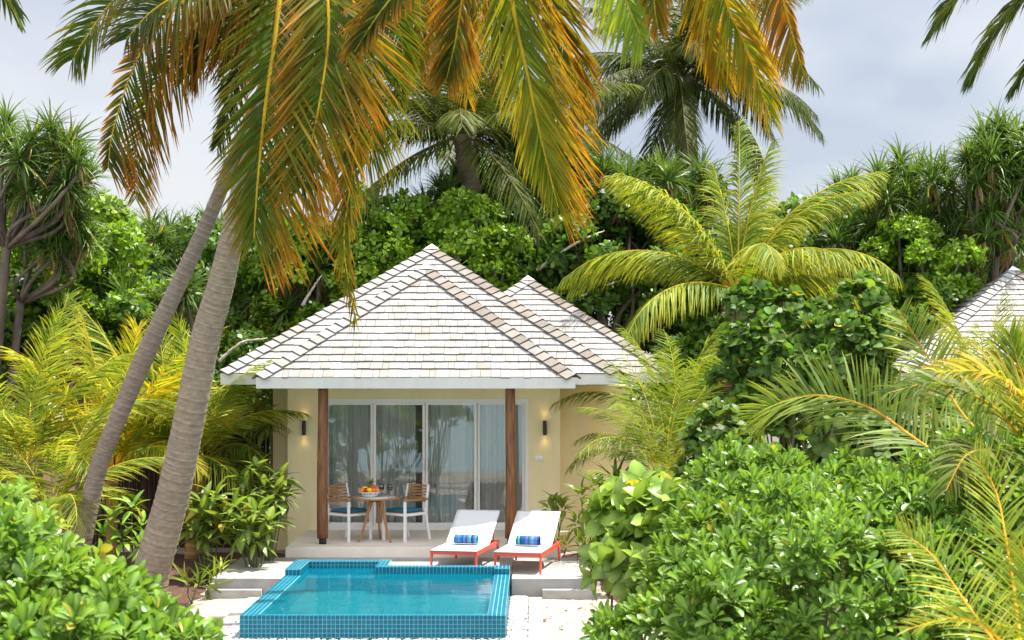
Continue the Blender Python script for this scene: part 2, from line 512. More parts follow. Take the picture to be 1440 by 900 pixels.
M['marble'] = mat_solid('table_marble', (.74, .72, .68), .25, (.62, .60, .56), 5.)
M['cushion'] = mat_solid('teal_cushion', (.02, .16, .26), .9, (.015, .12, .2), 30.)
M['porcelain'] = mat_solid('porcelain', (.76, .77, .78), .2, (.72, .73, .75), 5.)
M['fruit'] = mat_solid('fruit_skin', (1, 1, 1), .4, (.8, .78, .75), 9., attr=True)
M['winecup'] = mat_clear('drinking_glass', (.96, .97, .97), 1.45)
M['wine'] = mat_solid('red_wine', (.035, .002, .006), .08)
M['reed'] = mat_solid('brush_reed', (.085, .045, .028), .95, (.035, .018, .012), 3., .6, 12., (14, 14, .5), attr=True)
M['bark'] = mat_solid('grey_bark', (.27, .215, .165), .9, (.13, .10, .078), 4., .6, 14., (1, 1, .5), attr=True)
M['pinebark'] = mat_solid('screw_pine_bark', (.13, .095, .066), .9, (.055, .04, .028), 4., .6, 14., (1, 1, .5))
M['bare'] = mat_solid('bleached_wood', (.46, .40, .33), .9, (.24, .20, .16), 4., .4, 14., attr=True)
M['palmbark'] = mat_solid('palm_bark', (.30, .235, .165), .92, (.185, .142, .102), 5.0, .5, 30., (2.2, 2.2, 5.), attr=True, detail=9, contrast=(.32, .66))

# linen curtain lets light through
m, nd, ln = newmat('sheer_curtain')
o_ = nd.new('ShaderNodeOutputMaterial'); d_ = nd.new('ShaderNodeBsdfDiffuse'); d_.inputs[0].default_value = (.86, .85, .80, 1)
t_ = nd.new('ShaderNodeBsdfTranslucent'); t_.inputs[0].default_value = (.8, .79, .74, 1)
x_ = nd.new('ShaderNodeMixShader'); x_.inputs[0].default_value = .35
ln.new(d_.outputs[0], x_.inputs[1]); ln.new(t_.outputs[0], x_.inputs[2]); ln.new(x_.outputs[0], o_.inputs[0]); M['curtain'] = m

# striped towel
m, nd, ln = newmat('striped_towel')
o_ = nd.new('ShaderNodeOutputMaterial'); b_ = N(nd, 'ShaderNodeBsdfPrincipled', Roughness=.95); ln.new(b_.outputs[0], o_.inputs[0])
at = N(nd, 'ShaderNodeAttribute', attribute_name='Col'); ln.new(at.outputs[0], b_.inputs['Base Color'])
no = N(nd, 'ShaderNodeTexNoise', Scale=220.); bp = N(nd, 'ShaderNodeBump', Strength=.6, Distance=.004); ln.new(no.outputs[0], bp.inputs['Height']); ln.new(bp.outputs[0], b_.inputs['Normal']); M['towel'] = m

m, nd, ln = newmat('lamp_lens')
o_ = nd.new('ShaderNodeOutputMaterial'); e_ = nd.new('ShaderNodeEmission'); e_.inputs[0].default_value = (1, .72, .36, 1); e_.inputs[1].default_value = 3.; ln.new(e_.outputs[0], o_.inputs[0]); M['lens'] = m

m, nd, ln = newmat('sea_water')
o_ = nd.new('ShaderNodeOutputMaterial'); b_ = N(nd, 'ShaderNodeBsdfPrincipled', Roughness=.08); b_.inputs['Base Color'].default_value = (.03, .30, .36, 1); ln.new(b_.outputs[0], o_.inputs[0])
tc = nd.new('ShaderNodeTexCoord'); no = N(nd, 'ShaderNodeTexNoise', Scale=1.2, Detail=6.); ln.new(tc.outputs['Object'], no.inputs[0])
bp = N(nd, 'ShaderNodeBump', Strength=.4, Distance=.15); ln.new(no.outputs[0], bp.inputs['Height']); ln.new(bp.outputs[0], b_.inputs['Normal']); M['sea'] = m

# ------------------------------------------------------------------ ground
ys = np.concatenate([[-1500, -300, -60, -10, -3, 0, 2, 3.5, 5, 7], np.linspace(9, 32, 60), [36, 45, 60, 120, 400, 2000]])
xs = np.concatenate([[-2000, -400, -100, -40, -20, -12], np.linspace(-9, 9, 80), [12, 20, 40, 100, 400, 2000]])
zz = np.interp(ys, [-60, -3, 2, 6, 9], [-6, -1.6, -.9, -.45, GROUND])
XX, YY = np.meshgrid(xs, ys)
ZZ = np.repeat(zz[:, None], len(xs), 1)
ripple = (YY > 9) & (YY < 32) & (np.abs(XX) < 9)
ZZ = ZZ + ripple * (RNG.normal(0, .006, ZZ.shape) - .008)
nb = NB(); nx = len(xs)
i = np.arange(len(ys) - 1)[:, None] * nx; j = np.arange(nx - 1)[None]
nb.add(np.stack([XX, YY, ZZ], -1).reshape(-1, 3), np.stack([i + j, i + j + 1, i + j + 1 + nx, i + j + nx], -1).reshape(-1, 4))
tag(obj('sand_ground', nb, M['sand']), 'white raked sand around the pool and under the garden', 'ground', kind='structure')
nb = NB(); nb.add([(-1500, -1500, -.78), (1500, -1500, -.78), (1500, 3.6, -.78), (-1500, 3.6, -.78)], [[0, 1, 2, 3]])
tag(obj('lagoon_water', nb, M['sea']), 'turquoise lagoon behind the viewer, mirrored in the glass doors', 'water', kind='structure')


def bed(name, poly, label, z=GROUND + .03):
    """planting bed: a slightly bumpy sheet over an outline"""
    bm = bmesh.new()
    vs = [bm.verts.new((x, y, z)) for x, y in poly]
    bm.faces.new(vs)
    bmesh.ops.triangulate(bm, faces=bm.faces[:])
    for _ in range(4):
        bmesh.ops.subdivide_edges(bm, edges=[e for e in bm.edges if e.calc_length() > .35], cuts=1)
    bmesh.ops.triangulate(bm, faces=bm.faces[:])
    for v in bm.verts:
        if not v.is_boundary:
            v.co.z += random.uniform(-.01, .05)
        else:
            v.co.z -= .05
            v.co.x += random.uniform(-.06, .06); v.co.y += random.uniform(-.06, .06)
    me = bpy.data.meshes.new(name); bm.to_mesh(me); bm.free()
    return tag(obj(name, me, M['mulch']), label, 'soil', kind='structure')


bed('mulch_bed', [(-14, 13), (-5.2, 16), (-4.25, 20.4), (-4.35, 23.1), (-3.75, 23.25), (-3.8, 25.6), (-4.4, 26.2), (-14, 27)], 'dark red brown mulch left of the villa steps')
bed('mulch_bed', [(.95, 20.6), (.85, 23.3), (.5, 23.5), (.45, 25.6), (.9, 26.2), (9, 27.5), (12, 12), (2.6, 14), (1.9, 19.2), (1.3, 20.4)], 'dark red brown mulch right of the sun deck')
bed('leaf_litter', [(-40, 27.2), (-4.5, 26.5), (2.6, 28), (40, 26.5), (60, 60), (-60, 60)], 'shaded leaf litter under the trees behind the villa')

# deck, steps, terrace, paver strips
DZ = -.145
PX0, PX1, PYF = -3.29, -.315, 17.93


def slab(name, x0, x1, y0, y1, z0, z1, mat, label, bw=.008):
    nb = NB(); box(nb, x0, x1, y0, y1, z0, z1)
    return bevel(flat(tag(obj(name, nb, mat), label, 'paving', kind='structure')), bw)


slab('sun_deck', -4.26, -3.31, 21.15, 23.34, GROUND - .1, DZ, M['concrete'], 'pale concrete deck left of the pool')
slab('sun_deck', -3.307, -.29, 22.22, 23.337, GROUND - .1, DZ, M['concrete'], 'pale concrete deck between pool and terrace')
slab('sun_deck', -2.0, -.29, 21.66, 22.217, GROUND - .1, DZ, M['concrete'], 'pale concrete deck behind the pool edge')
slab('sun_deck', -.287, .785, 21.15, 23.343, GROUND - .1, DZ - .002, M['concrete'], 'pale concrete deck under the right lounger')
slab('lower_step', -4.32, -3.58, 21.03, 21.145, GROUND - .1, -.28, M['concrete2'], 'low concrete step left of the pool')
slab('lower_step', .118, .80, 21.03, 21.145, GROUND - .1, -.28, M['concrete2'], 'low concrete step right of the pool')
slab('terrace_floor', -3.62, .40, 23.346, 25.72, GROUND - .1, 0, M['terrace'], 'shaded stone terrace in front of the glass doors')
for sx0, sx1, lab in ((-3.735, -3.555, 'left'), (-.06, .114, 'right')):
    nb = NB(); y = 9.
    while y < 21.0:
        t = RNG.uniform(.88, 1.1) * np.array([1, RNG.uniform(.95, 1), RNG.uniform(.92, 1.)])
        y1 = min(y + .60, 21.02)
        box(nb, sx0 + RNG.uniform(0, .003), sx1, y, y1 - .006, GROUND - .08, GROUND + .022 + RNG.uniform(0, .004), t); y += .60
    bevel(flat(tag(obj('paver_strip', nb, M['paver']), f'row of pale pavers along the {lab} side of the pool', 'paving', kind='structure')), .005)

# pebble strip round the pool
nb = NB()
u_, v_ = np.meshgrid(np.linspace(0, 2 * PI, 7)[:-1], np.array([-.9, 0., .9]))
zones = [(-3.553, PX0 - .005, 15.5, 21.1, 2600), (PX1 + .005, -.064, 15.5, 21.1, 2800), (-3.55, -.064, 16.6, PYF - .005, 5200)]
for (x0, x1, y0, y1, k) in zones:
    x = RNG.uniform(x0 + .01, x1 - .01, k); y = RNG.uniform(y0, y1, k); r = RNG.uniform(.012, .026, k)
    a = RNG.uniform(0, 6.28, k); el = RNG.uniform(.65, 1., k)
    lx = np.cos(u_) * np.cos(v_); ly = np.sin(u_) * np.cos(v_); lz = np.sin(v_)
    L3 = np.stack([lx, ly, lz], -1).reshape(-1, 3)
    X = L3[None, :, 0] * r[:, None]; Y = L3[None, :, 1] * (r * el)[:, None]; Z = L3[None, :, 2] * (r * .6)[:, None]
    ca, sa = np.cos(a)[:, None], np.sin(a)[:, None]
    V = np.stack([x[:, None] + X * ca - Y * sa, y[:, None] + X * sa + Y * ca, GROUND + .01 + RNG.uniform(0, .012, k)[:, None] + Z], -1)
    F = []
    for q in range(2):
        for s_ in range(6):
            F.append([q * 6 + s_, q * 6 + (s_ + 1) % 6, q * 6 + 6 + (s_ + 1) % 6, q * 6 + 6 + s_])
    F += [[12, 13, 14, 15], [12, 15, 16, 17]]
    F = np.array(F)
    t = RNG.uniform(.8, 1.1, (k, 1)) * np.ones((1, 3))
    nb.add(V.reshape(-1, 3), (F[None] + (np.arange(k) * 18)[:, None, None]).reshape(-1, 4), np.repeat(t, 18, 0))
tag(obj('white_pebbles', nb, M['pebble']), 'loose white pebbles packed round the pool wall', 'pebbles', kind='stuff')

# ------------------------------------------------------------------ swimming pool
RZ, BZ, WZ = -.112, -.03, -.122          # low rim, raised back rim, water
RW = .20
YB, YA = 21.45, 22.02                     # back wall of the right part, back of the step alcove
AX = -2.12                                # where the alcove ends
pool = thing('swimming_pool', 'small raised plunge pool clad in blue mosaic tiles', 'pool', (-1.8, PYF, GROUND))
PO = np.array([-1.8, PYF, GROUND])


def pbox(nb, *a, col=(1, 1, 1)):
    x0, x1, y0, y1, z0, z1 = a
    box(nb, x0 - PO[0], x1 - PO[0], y0 - PO[1], y1 - PO[1], z0 - PO[2], z1 - PO[2], col)


TS = .0486
TILEC = [lin(0, 98, 120), lin(0, 102, 124), lin(0, 94, 118), lin(0, 104, 122), lin(0, 98, 116)]


def tiles_plane(nb, o, du, dv, nu, nv, n, g=.0052, th=.003):
    """raised mosaic tiles on a rectangle: origin o, unit steps du, dv (world vectors of one tile), outward normal n"""
    o, du, dv, n = [np.asarray(q, float) for q in (o, du, dv, n)]
    hu, hv = nrm(du) * g / 2, nrm(dv) * g / 2
    for a in range(nu):
        for b in range(nv):
            p = o + du * a + dv * b - PO
            base = [p + hu + hv, p + du - hu + hv, p + du - hu + dv - hv, p + hu + dv - hv]
            top = [q + n * th for q in base]
            c = TILEC[RNG.integers(0, 5)] * RNG.uniform(.94, 1.06)
            box8(nb, base + top, c)


grout = NB(); tl = NB()
pbox(grout, PX0, PX1, PYF, PYF + .10, GROUND - .3, RZ - .004)                        # front wall
pbox(grout, PX0, PX0 + RW, PYF + .1, 21.2, GROUND - .3, RZ - .003)                 # left rim
pbox(grout, PX1 - RW, PX1, PYF + .1, 21.3, GROUND - .3, RZ - .003)                 # right rim
pbox(grout, PX0, PX0 + RW, 21.2, YA + .18, GROUND - .3, BZ - .003)                 # raised left corner
pbox(grout, PX1 - RW, PX1, 21.3, YB + .15, GROUND - .3, BZ - .003)                 # raised right corner
pbox(grout, AX, PX1 - RW, YB, YB + .15, GROUND - .3, BZ - .0035)                    # back rim, right part
pbox(grout, PX0 + RW, AX + .15, YA, YA + .18, GROUND - .3, BZ - .0035)              # back rim, alcove
pbox(grout, AX, AX + .15, YB + .15, YA, GROUND - .3, BZ - .004)                     # alcove cheek
flat(obj('pool_wall', grout, M['grout'], pool))
nW = int((PX1 - PX0) / TS); sW = (PX1 - PX0) / nW
tiles_plane(tl, (PX0, PYF, GROUND - .02), (sW, 0, 0), (0, 0, (RZ - GROUND + .02) / 6), nW, 6, (0, -1, 0))
tiles_plane(tl, (PX0, PYF, RZ - .004), (sW, 0, 0), (0, .05, 0), nW, 2, (0, 0, 1), th=.002)
nL = int((21.2 - PYF - .1) / TS)
tiles_plane(tl, (PX0, PYF + .1, RZ - .003), (RW / 4, 0, 0), (0, (21.2 - PYF - .1) / nL, 0), 4, nL, (0, 0, 1))
tiles_plane(tl, (PX1 - RW, PYF + .1, RZ - .003), (RW / 4, 0, 0), (0, (21.3 - PYF - .1) / nL, 0), 4, nL, (0, 0, 1))
tiles_plane(tl, (PX1, PYF, GROUND - .02), (0, TS, 0), (0, 0, (RZ - GROUND + .02) / 6), int((21.15 - PYF) / TS), 6, (1, 0, 0))
tiles_plane(tl, (PX0, PYF, GROUND - .02), (0, TS, 0), (0, 0, (RZ - GROUND + .02) / 6), int((21.15 - PYF) / TS), 6, (-1, 0, 0))
tiles_plane(tl, (PX0, 21.2, BZ - .003), (RW / 4, 0, 0), (0, TS, 0), 4, int((YA + .18 - 21.2) / TS), (0, 0, 1))
tiles_plane(tl, (PX1 - RW, 21.3, BZ - .003), (RW / 4, 0, 0), (0, TS, 0), 4, 6, (0, 0, 1))
tiles_plane(tl, (PX0 + RW, 21.2, BZ - .0035 - .096), (0, .05, 0), (0, 0, .048), int((YA - 21.2) / .05), 2, (1, 0, 0))
tiles_plane(tl, (PX0, 21.2, RZ - .003), (RW / 4, 0, 0), (0, 0, .079), 4, 1, (0, -1, 0))
tiles_plane(tl, (PX1 - RW, 21.3, RZ - .003), (RW / 4, 0, 0), (0, 0, .079), 4, 1, (0, -1, 0))
nb_ = int((PX1 - RW - AX) / TS); s_ = (PX1 - RW - AX) / nb_
tiles_plane(tl, (AX, YB, BZ - .0035), (s_, 0, 0), (0, .05, 0), nb_, 3, (0, 0, 1))
tiles_plane(tl, (AX, YB, BZ - .0035 - .096), (s_, 0, 0), (0, 0, .096), nb_, 1, (0, -1, 0))
tiles_plane(tl, (AX, YB + .151, BZ - .004), (.05, 0, 0), (0, .052, 0), 3, 11, (0, 0, 1))
na_ = int((AX - PX0 - RW) / TS); s_ = (AX - PX0 - RW) / na_
tiles_plane(tl, (PX0 + RW, YA, BZ - .0035), (s_, 0, 0), (0, .06, 0), na_, 3, (0, 0, 1))
tiles_plane(tl, (PX0 + RW, YA, BZ - .0035 - .096), (s_, 0, 0), (0, 0, .048), na_, 2, (0, -1, 0))
flat(obj('mosaic_tiles', tl, M['tile'], pool))
st = NB()
D0 = -1.25
pbox(st, PX0, PX1, PYF, YA + .2, D0 - .1, D0)
fl = flat(obj('pool_floor', st, M['poolint'], pool))
inner = NB()
pbox(inner, PX0 + .02, PX0 + RW + .001, PYF + .1, YA, D0, RZ - .05)
pbox(inner, PX1 - RW - .001, PX1 - .02, PYF + .1, YB, D0, RZ - .05)
pbox(inner, PX0 + .02, PX1 - .02, PYF + .02, PYF + .102, D0, RZ - .03)
pbox(inner, AX, PX1 - RW - .002, YB - .001, YB + .14, D0, -.28)
flat(obj('inner_wall', inner, M['poolint'], pool))
for k, (ya, z) in enumerate(((21.72, -.22), (21.40, -.40), (21.08, -.60), (20.76, -.80))):
    s2 = NB(); pbox(s2, PX0 + RW + .002, AX - .002 if ya > YB else AX + .2, ya, ya + .319, D0, z)
    flat(obj('pool_step', s2, M['poolint'], pool))
s2 = NB(); lathe(s2, [(0.0, .03), (.05, .03), (.07, .02), (.075, 0)], 16, (1, 1, 1), (-2.05 - PO[0], 20.35 - PO[1], D0 + .005 - PO[2]))
obj('floor_inlet', s2, M['porcelain'], pool)
nb = NB()
gx = np.linspace(PX0 + RW - .01, PX1 - RW + .01, 40); gy = np.linspace(PYF + .004, YB - .004, 50)
XX, YY = np.meshgrid(gx, gy); i = np.arange(49)[:, None] * 40; j = np.arange(39)[None]
nb.add(np.stack([XX, YY, np.full_like(XX, WZ) + .0035 * (np.interp(YY, [PYF, PYF + .15], [2.6, 0]))], -1).reshape(-1, 3), np.stack([i + j, i + j + 1, i + j + 41, i + j + 40], -1).reshape(-1, 4))
nb.add([(PX0 + RW - .01, YB - .004, WZ), (AX - .004, YB - .004, WZ), (AX - .004, YA - .004, WZ), (PX0 + RW - .01, YA - .004, WZ)], [[0, 1, 2, 3]])
tag(obj('pool_water', nb, M['water']), 'clear turquoise water filling the plunge pool to the brim', 'water', kind='structure')

# ------------------------------------------------------------------ villa
villa = thing('villa', 'cream beach villa with white shingled hip roofs and a porch of two wooden posts', 'house', (-1.74, 25.7, 0))
VO = np.array([-1.74, 25.7, 0.])


class VB(NB):
    """builder whose coordinates are given in the world and stored relative to a thing's base"""
    def __init__(self, o=VO): super().__init__(); self.o = np.asarray(o, float)
    def add(self, V, F, C=(1, 1, 1)): return super().add(np.asarray(V, float).reshape(-1, 3) - self.o, F, C)


YW = 25.71; DX0, DX1, DTOP = -3.40, -.075, 2.11
ZS = 2.335                                     # soffit
w = VB()
box(w, -3.95, DX0, YW, YW + .25, GROUND - .1, ZS + .2)
box(w, DX1, .43, YW, YW + .25, GROUND - .1, ZS + .2)
box(w, DX0 + .001, DX1 - .001, YW + .002, YW + .25, DTOP, ZS + .199)
box(w, -3.95, -3.72, YW + .251, 26.3, GROUND - .1, ZS + .2); box(w, .20, .43, YW + .251, 26.3, GROUND - .1, ZS + .2)
flat(obj('front_wall', w, M['wall'], villa))
w = VB()
box(w, -4.28, -3.721, 26.301, 26.5, GROUND - .1, ZS + .3); box(w, .199, .87, 26.301, 26.5, GROUND - .1, ZS + .3)
box(w, -4.28, -4.05, 26.501, 30.2, GROUND - .1, ZS + .3); box(w, .64, .869, 26.501, 30.2, GROUND - .1, ZS + .3)
box(w, -4.28, .87, 30.201, 30.4, GROUND - .1, ZS + .3)
flat(obj('body_wall', w, M['wall'], villa))
w = VB(); box(w, .87, 1.62, 27.0, 27.2, GROUND - .1, 2.3); box(w, 1.4, 1.62, 27.201, 32., GROUND - .1, 2.3)
flat(obj('bathroom_wall', w, M['wall'], villa))
w = VB(); box(w, -3.70, .18, 29.0, 29.15, -.05, 2.5)
box(w, -4.0, -3.71, 26.52, 29.1, -.05, 2.5); box(w, -4.0, .63, 25.97, 29.14, -.12, -.06); box(w, -4.0, .63, 26.52, 29.14, 2.51, 2.55)
flat(obj('room_interior', w, M['inroom'], villa))
w = VB(); box(w, -1.9, .0, 27.4, 28.95, .0, .5); box(w, -1.9, .0, 28.85, 28.98, .5, 1.1)
bevel(obj('bed', w, M['porcelain'], villa), .03)

# glass doors
door = flat(obj('sliding_door', (lambda nb: (
    box(nb, DX0, DX1, YW - .012, YW + .10, DTOP - .062, DTOP - .001),
    box(nb, DX0, DX1, YW - .012, YW + .10, .001, .045),
    box(nb, DX0, DX0 + .058, YW - .011, YW + .10, .046, DTOP - .063),
    box(nb, DX1 - .058, DX1, YW - .011, YW + .10, .046, DTOP - .063),
    nb)[-1])(VB()), M['frame'], villa))
xm = [DX0 + .058, -2.575, -1.737, -.905, DX1 - .058]
for k in range(4):
    a, b = xm[k] + (.004 if k else .002), xm[k + 1] - .004
    yo = YW + (.012 if k in (1, 2) else .052)
    nb = VB(); wf = .042
    box(nb, a, b, yo, yo + .035, DTOP - .063 - wf, DTOP - .064); box(nb, a, b, yo, yo + .035, .046, .046 + wf * 1.6)
    box(nb, a, a + wf, yo + .001, yo + .034, .046 + wf * 1.6, DTOP - .064 - wf); box(nb, b - wf, b, yo + .001, yo + .034, .046 + wf * 1.6, DTOP - .064 - wf)
    s = flat(obj('door_leaf', nb, M['frame'], villa))
    nb = VB(); box(nb, a + wf - .004, b - wf + .004, yo + .014, yo + .020, .05 + wf * 1.6, DTOP - .06 - wf)
    flat(obj('glass_pane', nb, M['glass'], s))
    if k in (1, 2):
        nb = VB(); hx = (b - .022) if k == 1 else (a + .022)
        box(nb, hx - .012, hx + .012, yo - .03, yo - .001, .95, 1.15)
        bevel(obj('handle', nb, M['frame'], s), .006)
# sheer curtains
for k, (a, b) in enumerate(((DX0 + .05, -2.62), (-2.60, -1.90), (-1.70, -.93), (-.92, DX1 - .04))):
    n = 220; x = np.linspace(a, b, n); rng = np.random.default_rng(k + 3)
    ph = np.cumsum(np.interp(np.arange(n), np.arange(0, n + 20, 20), rng.uniform(.06, .34, n // 20 + 2)[:len(np.arange(0, n + 20, 20))]))
    z = np.array([.03, .4, .9, 1.4, 1.9, 2.06]); amp = np.array([.05, .045, .04, .035, .028, .022])
    Y = 25.93 + np.sin(ph)[None] * amp[:, None] + .012 * np.sin(ph * .37)[None]
    V = np.stack([np.broadcast_to(x, (6, n)), Y, np.broadcast_to(z[:, None], (6, n))], -1).reshape(-1, 3)
    i = np.arange(5)[:, None] * n; j = np.arange(n - 1)[None]
    nb = VB(); nb.add(V, np.stack([i + j, i + j + 1, i + j + 1 + n, i + j + n], -1).reshape(-1, 4))
    obj('curtain', nb, M['curtain'], villa)

# porch posts
for px in (-3.13, -.338):
    nb = VB(); zp = np.linspace(.085, ZS + .02, 26)
    rr = np.interp(zp, [.085, 2.3], [.084, .074]) * (1 + RNG.normal(0, .006, 26))
    tube(nb, np.stack([px + .006 * np.sin(zp * 2.1 + px), np.full(26, 23.78), zp], 1), rr, 18)
    p_ = obj('porch_post', nb, M['post'], villa)
    nb = VB(); box(nb, px - .05, px + .05, 23.73, 23.83, .001, .09)
    obj('post_foot', nb, M['black'], p_)

# roofs
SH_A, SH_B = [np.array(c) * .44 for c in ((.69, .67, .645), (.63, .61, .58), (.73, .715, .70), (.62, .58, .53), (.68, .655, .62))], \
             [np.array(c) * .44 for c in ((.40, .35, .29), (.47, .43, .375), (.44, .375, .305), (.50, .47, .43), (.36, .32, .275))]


def shingles(nb, A, B, C, D, expo=.178, th=.027, rng=RNG):
    """courses of single shingles on the slope A-B (eave) to D-C (ridge side); A,D left, B,C right"""
    A, B, C, D = [np.asarray(q, float) for q in (A, B, C, D)]
    ux = nrm(B - A); n = nrm(np.cross(ux, D - A)); uy = np.cross(n, ux)
    if n[2] < 0: n = -n
    Hh = np.dot(D - A, uy); xl1 = np.dot(D - A, ux); xr0 = np.dot(B - A, ux); xr1 = np.dot(C - A, ux)
    L = lambda y: xl1 * y / Hh
    R = lambda y: xr0 + (xr1 - xr0) * y / Hh
    nC = int(round(Hh / expo)); e = Hh / nC
    for i in range(nC):
        y0, y1 = i * e - (.03 if i == 0 else 0), min((i + 1) * e + .03, Hh)
        x = L(max(y0, 0)) - rng.uniform(0, .2)
        while x < R(max(y0, 0)):
            wd_ = rng.uniform(.09, .21); x2 = x + wd_
            b0, b1 = max(x + .003, L(max(y0, 0))), min(x2 - .003, R(max(y0, 0)))
            t0, t1 = max(x + .002, L(y1)), min(x2 - .002, R(y1))
            t0 = min(t0, R(y1)); t1 = max(t1, L(y1))
            if b1 - b0 > .01:
                if t1 - t0 < .002: t0 = t1 = min(max((b0 + b1) / 2, L(y1)), R(y1)); t1 += .002
                hb = th + rng.uniform(-.003, .004)
                pt = lambda xx, yy, h: A + ux * xx + uy * yy + n * h
                jg = rng.uniform(-.006, .006)
                c = SH_A[rng.integers(0, 5)] * rng.uniform(.93, 1.06)
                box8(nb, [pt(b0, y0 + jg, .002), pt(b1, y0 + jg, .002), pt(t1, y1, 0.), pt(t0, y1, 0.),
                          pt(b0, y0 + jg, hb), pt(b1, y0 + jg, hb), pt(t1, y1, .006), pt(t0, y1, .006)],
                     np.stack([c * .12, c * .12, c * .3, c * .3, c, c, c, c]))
            x = x2


def hip_caps(nb, p0, p1, nA, nB, pal, wdt=.15, ln_=.205, rng=RNG):
    """overlapping pairs of cap boards along the hip p0 (eave) -> p1 (apex); nA, nB: unit normals of the two slopes"""
    p0, p1 = np.asarray(p0, float), np.asarray(p1, float)
    ax = nrm(p1 - p0); Lh = np.linalg.norm(p1 - p0); k = int(Lh / (ln_ * .86)); st_ = Lh / k
    for n, other in ((nA, nB), (nB, nA)):
        wv = nrm(np.cross(n, ax))
        if np.dot(wv, other) > 0: wv = -wv
        for i in range(k):
            a = p0 + ax * (i * st_ - .02); b = a + ax * (st_ * 1.22)
            c = pal[rng.integers(0, 5)] * rng.uniform(.93, 1.08)
            h0, h1, t = .070, .036, .028
            w_ = wdt * rng.uniform(.97, 1.03)
            up = nrm(nA + nB)
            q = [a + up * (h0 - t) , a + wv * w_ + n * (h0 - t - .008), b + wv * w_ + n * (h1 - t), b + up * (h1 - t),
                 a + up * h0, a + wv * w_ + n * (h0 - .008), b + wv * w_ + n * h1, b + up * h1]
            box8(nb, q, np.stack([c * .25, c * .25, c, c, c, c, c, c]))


def hip_roof(owner, org, name, x0, x1, y0, y1, ze, apexes, fas=.165, hips=('L', 'R'), depth_cover=None, caps=(None, None), back=True):
    """apexes: front ridge point (and rear ridge point when there is a ridge)"""
    a = np.array(apexes[0], float); b = np.array(apexes[-1], float)
    FL, FR, BL, BR = [np.array(q, float) for q in ((x0, y0, ze), (x1, y0, ze), (x0, y1, ze), (x1, y1, ze))]
    nb = VB(org)
    under = [FL, FR, BR, BL]
    # closed deck under the shingles
    d = VB(org)
    dz = np.array([0, 0, -.02])
    V = [FL, FR, BR, BL, a + dz, b + dz]
    d.add(V, [[0, 1, 4, 4], [1, 2, 5, 4], [2, 3, 5, 5], [3, 0, 4, 5], [3, 2, 1, 0]])
    base = flat(obj(name, d, M['black'], owner))
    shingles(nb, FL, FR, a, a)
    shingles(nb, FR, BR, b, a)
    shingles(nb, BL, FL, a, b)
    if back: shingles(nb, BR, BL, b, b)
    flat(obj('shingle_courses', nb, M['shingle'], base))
    nF = nrm(np.cross(FR - FL, a - FL)); nR = nrm(np.cross(BR - FR, a - FR)); nL = nrm(np.cross(FL - BL, a - BL))
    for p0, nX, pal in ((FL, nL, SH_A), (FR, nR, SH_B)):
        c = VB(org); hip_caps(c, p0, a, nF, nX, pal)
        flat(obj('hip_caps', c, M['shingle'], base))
    c = VB(org)
    up = np.array([0, 0, 1.])
    for (dx, dy) in ((-1, -1), (1, -1)):
        pass
    tip = a + up * .085
    q = .17
    V = [tip, a + (FL - a) / np.linalg.norm(FL - a) * q + nF * .05 + nL * .03, a + (FR - a) / np.linalg.norm(FR - a) * q + nF * .05 + nR * .03,
         a + nrm(b - a + np.array([0, .001, 0])) * q + np.array([0, 0, .03])]
    c.add(V, [[0, 1, 2, 2], [0, 2, 3, 3], [0, 3, 1, 1]], np.array([.72, .70, .68]))
    flat(obj('apex_cap', c, M['shingle'], base))
    f = VB(org); e = .03
    box(f, x0 - e, x1 + e, y0 - e, y0 + .02, ze - fas, ze - .004)
    box(f, x0 - e, x0 + .02, y0 + .021, y1 + e, ze - fas, ze - .004)
    box(f, x1 - .02, x1 + e, y0 + .021, y1 + e, ze - fas, ze - .004)
    flat(obj('fascia', f, M['fascia'], base))
    s = VB(org); box(s, x0 + .021, x1 - .021, y0 + .021, y1, ze - fas + .03, ze - fas + .05)
    flat(obj('soffit', s, M['white'], base))
    return base


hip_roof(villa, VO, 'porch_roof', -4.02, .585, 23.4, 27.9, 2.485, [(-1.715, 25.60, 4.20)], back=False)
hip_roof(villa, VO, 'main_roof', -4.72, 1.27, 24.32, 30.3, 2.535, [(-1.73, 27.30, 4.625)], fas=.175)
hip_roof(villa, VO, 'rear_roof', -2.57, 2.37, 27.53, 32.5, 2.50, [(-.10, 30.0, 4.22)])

# neighbour villa: corner of its roof at the right edge
NO = P(1440, 640, 30.)
v2 = thing('villa', 'neighbouring villa of which only a shingled roof corner shows at the right edge', 'house', (NO[0], 30., GROUND))
ap = P(1424, 380, 31.0)
zz_ = 2.5
hw = (ap[2] - zz_) / math.tan(math.radians(35))
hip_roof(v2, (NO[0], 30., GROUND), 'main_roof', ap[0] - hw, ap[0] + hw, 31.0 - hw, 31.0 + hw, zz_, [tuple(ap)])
w = VB((NO[0], 30., GROUND)); box(w, ap[0] - hw + .7, ap[0] + hw - .7, 31.0 - hw + .9, 31.0 + hw - .7, GROUND, zz_ - .1)
flat(obj('front_wall', w, M['wall'], v2))

